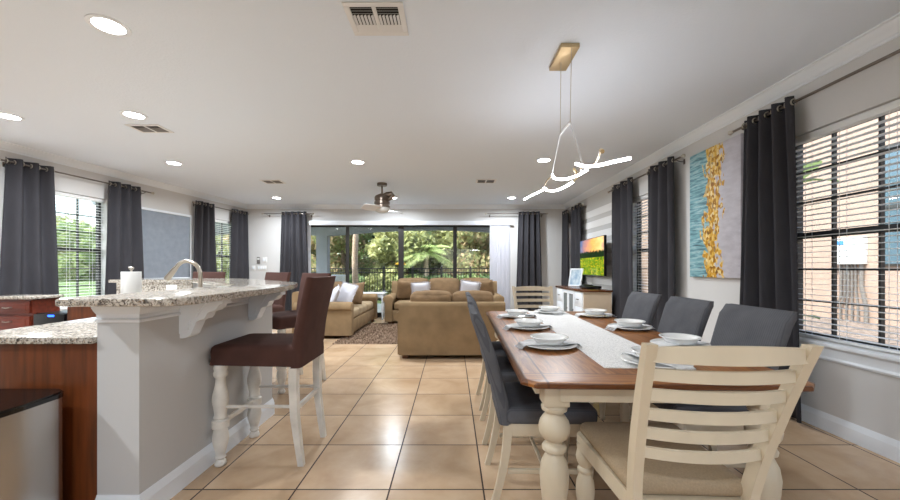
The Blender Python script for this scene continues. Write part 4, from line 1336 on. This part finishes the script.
# end table
et = thing('end_table', 'small white end table between the two tan sofas', 'side table', (-1.87, 8.83, 0))
bm = B(); bx(bm, -.30, .30, -.2, .2, .60, .63, .006); link('tabletop', bm, M['trim'], et)
bm = B(); bx(bm, -.25, .25, -.16, .16, .52, .60); link('apron', bm, M['trim'], et, smooth=False)
for sx in (-1, 1):
    for sy in (-1, 1):
        bm = B(); lathe(bm, [(r*1.1, z*.6) for r, z in PROF_L], (sx*.25, sy*.16, 0), 14); link('leg', bm, M['trim'], et, angle=50)

# shag rug
rug = thing('shag_rug', 'brown shag rug between the tan sofas', 'rug', (-.5, 6.98, 0))
bm = B(); bx(bm, -1.4, 1.4, -1.08, 1.08, .001, .008); link('backing', bm, M['rug'], rug, smooth=False)
rng = np.random.default_rng(5)
NT_ = 26000
cx = rng.uniform(-1.4, 1.4, NT_); cy = rng.uniform(-1.08, 1.08, NT_)
a = rng.uniform(0, 2*PI, NT_); ln = rng.uniform(.012, .034, NT_); wd = rng.uniform(.004, .008, NT_)
dx = np.cos(a); dy = np.sin(a); hz = rng.uniform(.014, .034, NT_)
v = np.empty((NT_*3, 3))
v[0::3] = np.stack([cx-dy*wd, cy+dx*wd, np.full(NT_, .008)], 1)
v[1::3] = np.stack([cx+dy*wd, cy-dx*wd, np.full(NT_, .008)], 1)
v[2::3] = np.stack([cx+dx*ln, cy+dy*ln, hz], 1)
me = bpy.data.meshes.new('pile'); me.from_pydata(v.tolist(), [], np.arange(NT_*3).reshape(-1, 3).tolist())
me.materials.append(M['rug'])
po = bpy.data.objects.new('pile', me); COL.objects.link(po); po.parent = rug; po['kind'] = 'stuff'

# ------------------------------------------------------------------ outside: lanai
bm = B(); bx(bm, -9, 3.3, YB+TH, 12.75, -.12, -.01); struct(link('floor_lanai', bm, M['slab'], smooth=False))
bm = B(); bx(bm, -9, 3.3, YB+TH, 12.75, 2.8, 2.95); struct(link('ceiling_lanai', bm, M['lanaiceil'], smooth=False))
arch = [(-9, 2.8), (-9, 2.3), (-8.6, 2.3), (-8.6, -.12), (-8.2, -.12), (-8.2, 2.28)]
arch += [(-8.2+3.7*k/10, 2.28+.18*math.sin(PI*k/10)) for k in range(1, 10)] + [(-4.5, 2.28), (-4.5, -.12), (-4.14, -.12), (-4.14, 2.28)]
arch += [(-4.14+6.9*k/16, 2.28+.2*math.sin(PI*k/16)) for k in range(1, 16)] + [(2.76, 2.28), (2.76, -.12), (3.3, -.12), (3.3, 2.8)]
bm = B(); prism(bm, arch, 0, .3, Matrix.Translation((0, 12.6, 0)) @ Matrix.Rotation(R(90), 4, 'X'))
struct(link('wall_lanai', bm, M['stucco'], smooth=False))
bm = B(); bx(bm, -60, 4.6, -20, 60, -.3, -.13); struct(link('lawn', bm, M['lawn'], smooth=False))
bm = B(); bx(bm, 4.6, 40, -20, 60, -.3, -.04); struct(link('ground_gravel', bm, M['gravel'], smooth=False))
bt = thing('patio_box', 'low white storage box outside behind the left sofa', 'storage box', (-4.05, 13.2, -.13))
bm = B(); bx(bm, -.22, .22, -.2, .2, 0, 1.05, .01); link('body', bm, M['plastic'], bt)
bm = B(); bx(bm, -.24, .24, -.22, .22, 1.05, 1.1, .01); link('lid', bm, M['trim'], bt)

# fence
fe = thing('garden_fence', 'black metal picket fence across the back yard', 'fence', (-1.5, 14.2, -.13))
for k in range(-6, 8):
    bm = B(); x = k*1.1
    bx(bm, x-.03, x+.03, -.03, .03, 0, 1.36); lathe(bm, [(.045, 1.36), (.045, 1.38), (0, 1.41)], (x, 0, 0), 8); link('post', bm, M['fence'], fe, smooth=False)
for z in (.12, 1.15, 1.30):
    bm = B(); bx(bm, -6.6, 7.7, -.016, .016, z, z+.035); link('rail', bm, M['fence'], fe, smooth=False)
bm = B()
for k in range(143):
    x = -6.55+.1*k; bx(bm, x-.008, x+.008, -.008, .008, .08, 1.3)
link('pickets', bm, M['fence'], fe, smooth=False)

# foliage
def leaf_mesh(name, blobs, n, size, m, seed, shell=.55, rzscale=1.0):
    rng = np.random.default_rng(seed)
    vol = np.array([b[3]*b[4]*b[5] for b in blobs])**.67; pk = rng.choice(len(blobs), n, p=vol/vol.sum())
    bl = np.array(blobs)[pk]
    d = rng.normal(size=(n, 3)); d /= np.linalg.norm(d, axis=1)[:, None]
    r = shell + (1-shell)*rng.random(n)**.6
    r *= 1 + .18*np.sin(d[:, 0]*7+seed)*np.sin(d[:, 1]*6)*np.sin(d[:, 2]*8)
    c = bl[:, :3] + d*r[:, None]*bl[:, 3:6]
    nrm = d*.5 + rng.normal(size=(n, 3)); nrm[:, 2] += .3; nrm /= np.linalg.norm(nrm, axis=1)[:, None]
    t = np.cross(nrm, rng.normal(size=(n, 3))); t /= np.linalg.norm(t, axis=1)[:, None]
    b = np.cross(nrm, t)
    s = size*rng.uniform(.6, 1.4, n)[:, None]
    V = np.empty((n*4, 3))
    V[0::4] = c - t*s; V[1::4] = c - b*s*.45; V[2::4] = c + t*s; V[3::4] = c + b*s*.45
    me = bpy.data.meshes.new(name); me.from_pydata(V.tolist(), [], np.arange(n*4).reshape(-1, 4).tolist())
    me.materials.append(m)
    return me
def add_mesh(name, me, parent):
    o = bpy.data.objects.new(name, me); COL.objects.link(o); o.parent = parent; return o
def tree(label, loc, kind, h, r, n=9000, size=.1, seed=0, group='trees beyond the fence', z0=.1):
    rnd = random.Random(seed)
    o = thing('garden_tree', label, 'tree', loc, 0, group)
    bm = B(); tube(bm, [(0, 0, 0), (.04, .02, h*.2), (-.05, .05, h*.45), (.05, 0, h*.75)], [h*.028, h*.024, h*.018, h*.008], 8)
    for k in range(5):
        a = k*1.3+rnd.random(); z = h*(.3+.09*k)
        tube(bm, [(0, 0, z), (math.cos(a)*r*.4, math.sin(a)*r*.4, z+h*.1), (math.cos(a)*r*.75, math.sin(a)*r*.75, z+h*.16)], [h*.012, h*.008, h*.003], 6)
    link('trunk', bm, M['bark'], o)
    bl = []
    for k in range(15):
        a = rnd.uniform(0, 2*PI); q = rnd.uniform(0, 1)
        zz = h*(z0 + (1-z0)*.85*q); rr = r*(.78-.45*abs(q-.35))
        s = r*rnd.uniform(.32, .55)
        bl.append((math.cos(a)*rr, math.sin(a)*rr, zz, s, s, s*.8))
    bl.append((0, 0, h*.6, r*.6, r*.6, h*.3))
    add_mesh('crown', leaf_mesh('crown', bl, n, size, LEAF[kind], seed, .45), o)
    return o
tl = [
    ('rust tinged tree behind the lanai column at left', -8.6, 19.5, 'rust', 5.6, 2.4),
    ('rust and green tree seen in the left glass panel beyond the fence', -5.4, 18.5, 'rust', 5.8, 2.1),
    ('green tree right of the pale palm trunk', -3.4, 20.5, 'green', 6.6, 2.6),
    ('pale olive tree in the second glass panel', -2.2, 17.6, 'olive', 4.6, 1.5),
    ('bright green tree behind the small palm', .6, 21.0, 'olive', 6.4, 2.6),
    ('rust brown tree behind the middle door stile at right', 1.2, 18.4, 'rust', 5.4, 1.8),
    ('green tree in the right glass panel', 3.2, 19.2, 'green', 5.8, 2.2),
    ('deep green tree at the right end of the glass doors', 5.6, 18.0, 'deep', 5.6, 2.0),
    ('tall deep green tree far behind the young palm', -.9, 24.5, 'deep', 7.5, 3.4),
    ('tall green tree at back left of the yard', -6.8, 25, 'green', 7.6, 3.4),
    ('tall olive tree at the back right of the yard', 4.6, 25, 'olive', 7.6, 3.4)]
for i, (lb, x, y, k, h, r) in enumerate(tl):
    tree(lb, (x, y, -.13), k, h, r, n=9000, size=.13 if r < 2.5 else .17, seed=40+i)
tl2 = [
    ('leftmost far green tree across the lawn in the left window', -47, 39, 'deep', 8.0, 4.0),
    ('far olive tree across the lawn, second from left in the left window', -43.5, 43, 'olive', 9.0, 4.2),
    ('far green tree across the lawn at right side of the left window', -38, 40, 'green', 7.4, 3.8),
    ('far deep green tree across the lawn, hidden partly by the second curtain', -33.5, 43, 'deep', 9.0, 4.2),
    ('far green tree across the lawn at left of the far left window', -28.5, 41, 'green', 8.6, 4.2),
    ('far olive tree across the lawn in the middle of the far left window', -24.5, 39, 'olive', 8.2, 3.8),
    ('far deep green tree across the lawn at the right of the far left window', -20.5, 43, 'deep', 9.2, 4.2)]
for i, (lb, x, y, k, h, r) in enumerate(tl2):
    tree(lb, (x, y, -.3), k, h*.8, r, n=6500, size=.3, seed=70+i, group='trees across the left lawn', z0=.06)
# shrubs behind the fence
sh = [('deep', -6.9), ('green', -5.6), ('deep', -4.3), ('olive', -3.0), ('green', -1.9), ('deep', -.7), ('green', .5), ('deep', 1.7), ('olive', 2.9), ('green', 4.1)]
ordn = ['first', 'second', 'third', 'fourth', 'fifth', 'sixth', 'seventh', 'eighth', 'ninth', 'tenth']
for i, (k, x) in enumerate(sh):
    o = thing('shrub', '%s clipped shrub from the left in the row behind the fence' % ordn[i], 'shrub', (x, 15.5+.3*math.sin(i*2.1), -.13), 0, 'shrubs behind the fence')
    add_mesh('foliage', leaf_mesh('foliage', [(0, 0, .5, .78, .55, .5), (.3, .1, .65, .5, .45, .45), (-.3, 0, .6, .5, .45, .45)], 3200, .07, LEAF[k], 100+i, .5), o)
    bm = B(); tube(bm, [(0, 0, 0), (.03, 0, .5)], [.04, .02], 6); link('stem', bm, M['bark'], o)
# palms
def palm(name, label, loc, h, nf, L, tr, droop=.9, seed=0):
    rnd = random.Random(seed)
    o = thing(name, label, 'palm tree', loc)
    bm = B(); n = 14
    tube(bm, [(0.02*math.sin(k), 0.02*math.cos(k*1.3), h*k/n) for k in range(n+1)], [tr*(1.12-.2*k/n)*(1+.05*(k % 2)) for k in range(n+1)], 12)
    link('trunk', bm, M['palmbark'], o)
    for f in range(nf):
        a = 2*PI*f/nf + rnd.uniform(-.15, .15); el = rnd.uniform(.15, 1.15)
        pts = []
        for k in range(11):
            q = k/10; rr = L*q*math.cos(el*(1-.35*q)); zz = h + L*(math.sin(el)*q - droop*q*q*.75)
            pts.append(Vector((math.cos(a)*rr, math.sin(a)*rr, zz)))
        bm = B(); tube(bm, pts, [.018*(1-.08*k) for k in range(11)], 5)
        side = Vector((-math.sin(a), math.cos(a), 0))
        for k in range(2, 44):
            q = k/44; i0 = min(9, int(q*10)); fr = q*10-i0
            p = pts[i0].lerp(pts[i0+1], fr); d = (pts[i0+1]-pts[i0]).normalized()
            ll = L*.34*math.sin(PI*min(1, .12+q*.85))
            for sg in (-1, 1):
                tip = p + side*sg*ll*.8 + d*ll*.55 + Vector((0, 0, -ll*.35))
                w_ = d*.012
                mid = p.lerp(tip, .5) + Vector((0, 0, .04*ll))
                bm.faces.new([bm.verts.new(q_) for q_ in (p-w_*.5, mid-w_, tip, mid+w_)])
        link('frond', bm, LEAF['palm'], o, smooth=False)
    return o
palm('palm_tree', 'bright green young palm beyond the fence behind back sofa', (-1.15, 16.6, -.13), 1.95, 15, 1.5, .11, seed=2)
palm('palm_tree', 'tall pale palm trunk standing before the fence', (-3.5, 13.45, -.13), 4.6, 9, 1.6, .1, seed=4)
# orange flower
fl = thing('garden_flower', 'orange flower on a stalk by the fence near the door stile', 'flower', (-1.95, 14.0, -.13))
bm = B(); tube(bm, [(0, 0, 0), (.05, 0, .8), (.02, 0, 1.45)], .012, 6); link('stalk', bm, LEAF['palm'], fl)
bm = B()
for k in range(6):
    a = R(-70+28*k); tube(bm, [(.02, 0, 1.44), (.02+.12*math.sin(a), .02*(k % 2), 1.46+.09*math.cos(a)), (.02+.24*math.sin(a), 0, 1.45+.1*math.cos(a))], [.014, .03, .003], 6)
link('petals', bm, mat('orange_petal', (246, 186, 50), .6), fl)

# ------------------------------------------------------------------ outside right: neighbour wall
NX = 9.5
nb = struct_empty('wall_neighbour', (NX, 0, 0))
bm = B(); bx(bm, 0, .3, -6, 30, -.05, 5.2); link('stucco', bm, M['tanwall'], nb, smooth=False)
nw = struct_empty('window_6', (NX, 7.3, 1.3))
bm = B(); bx(bm, -.03, .0, -.9, .85, 0, 2.5); link('pane', bm, mat('blue_reflecting_glass', (84, 104, 114), .08), nw, smooth=False)
bm = B()
for a, b, c, d in ((-.95, -.9, -.05, 2.55), (.85, .91, -.05, 2.55), (-.9, .85, -.05, 0), (-.9, .85, 2.5, 2.55), (-.9, .85, 1.2, 1.27)): bx(bm, -.06, .0, a, b, c, d)
link('frame', bm, M['darkmetal'], nw, smooth=False)
eb = thing('electric_box', 'pale electric box with conduits on the peach wall outside', 'electric box', (NX, 8.8, 1.30))
bm = B(); bx(bm, -.16, -.001, -.31, .31, 0, .62, .008); link('box_body', bm, M['elec'], eb)
bm = B(); bx(bm, -.163, -.16, .06, .26, .46, .56); link('sticker', bm, M['bluesticker'], eb, smooth=False)
for k, y in enumerate((-.24, -.12, -.04, .04, .12, .2)):
    bm = B(); tube(bm, [(-.07, y, 0), (-.07, y, -.5-.06*k), (-.07, y-.1+.05*k, -1.0), (-.07, y-.1+.05*k, -1.33)], .022 if k else .04, 8); link('conduit', bm, M['pipe'], eb)
bp = thing('banana_plant', 'big leafed green plant outside the right window', 'plant', (4.15, 4.66, -.04))
def big_leaf(ang_, el, L, w, z0):
    bm = B()
    def fn(u, v):
        q = v; rr = L*q*math.cos(el); zz = z0 + L*(math.sin(el)*q) - .35*L*q*q
        ww = w*math.sin(PI*min(1, .04+q*.96))**.7*(2*u-1)
        return (math.cos(ang_)*rr - math.sin(ang_)*ww, math.sin(ang_)*rr + math.cos(ang_)*ww, zz + .12*abs(2*u-1)*w)
    sheet(bm, fn, 6, 12); link('leaf', bm, LEAF['green'], bp)
bm = B(); tube(bm, [(0, 0, 0), (.02, 0, 1.2), (0, .02, 2.1)], [.06, .05, .02], 10); link('stem', bm, LEAF['palm'], bp)
for a_, e_, L_, w_, z_ in ((-1.75, .7, .75, .16, 2.2), (-1.4, .25, .62, .15, 2.25), (2.4, .9, .7, .14, 1.9), (.8, .9, .7, .14, 1.8), (-1.5, .5, .5, .11, .6), (.3, .5, .5, .11, .5)):
    big_leaf(a_, e_, L_, w_, z_)

# ------------------------------------------------------------------ light
w = bpy.data.worlds.new('sky'); SC.world = w; w.use_nodes = True
nt = w.node_tree; nt.nodes.clear()
out = nt.nodes.new('ShaderNodeOutputWorld'); bg = nt.nodes.new('ShaderNodeBackground')
sky = nt.nodes.new('ShaderNodeTexSky'); sky.sky_type = 'NISHITA'; sky.sun_disc = False
sky.sun_elevation = R(52); sky.sun_rotation = R(239); sky.air_density = 1.0; sky.dust_density = 2.0; sky.ozone_density = 1.0
hsv = nt.nodes.new('ShaderNodeHueSaturation'); hsv.inputs['Saturation'].default_value = .85
nt.links.new(sky.outputs[0], hsv.inputs['Color']); nt.links.new(hsv.outputs[0], bg.inputs[0]); bg.inputs[1].default_value = .33
nt.links.new(bg.outputs[0], out.inputs[0])
sun = bpy.data.lights.new('sun', 'SUN'); sun.energy = 3.3; sun.angle = R(3); sun.color = (1, .97, .93)
so = bpy.data.objects.new('sun', sun); COL.objects.link(so)
so.location = (-4, 30, 25); so.rotation_euler = Vector((-.5, -.3, .81)).to_track_quat('Z', 'Y').to_euler()

SC.view_settings.view_transform = 'Standard'; SC.view_settings.look = 'None'
SC.view_settings.gamma = 1; SC.view_settings.use_curve_mapping = False
SC.view_settings.exposure = 1.4
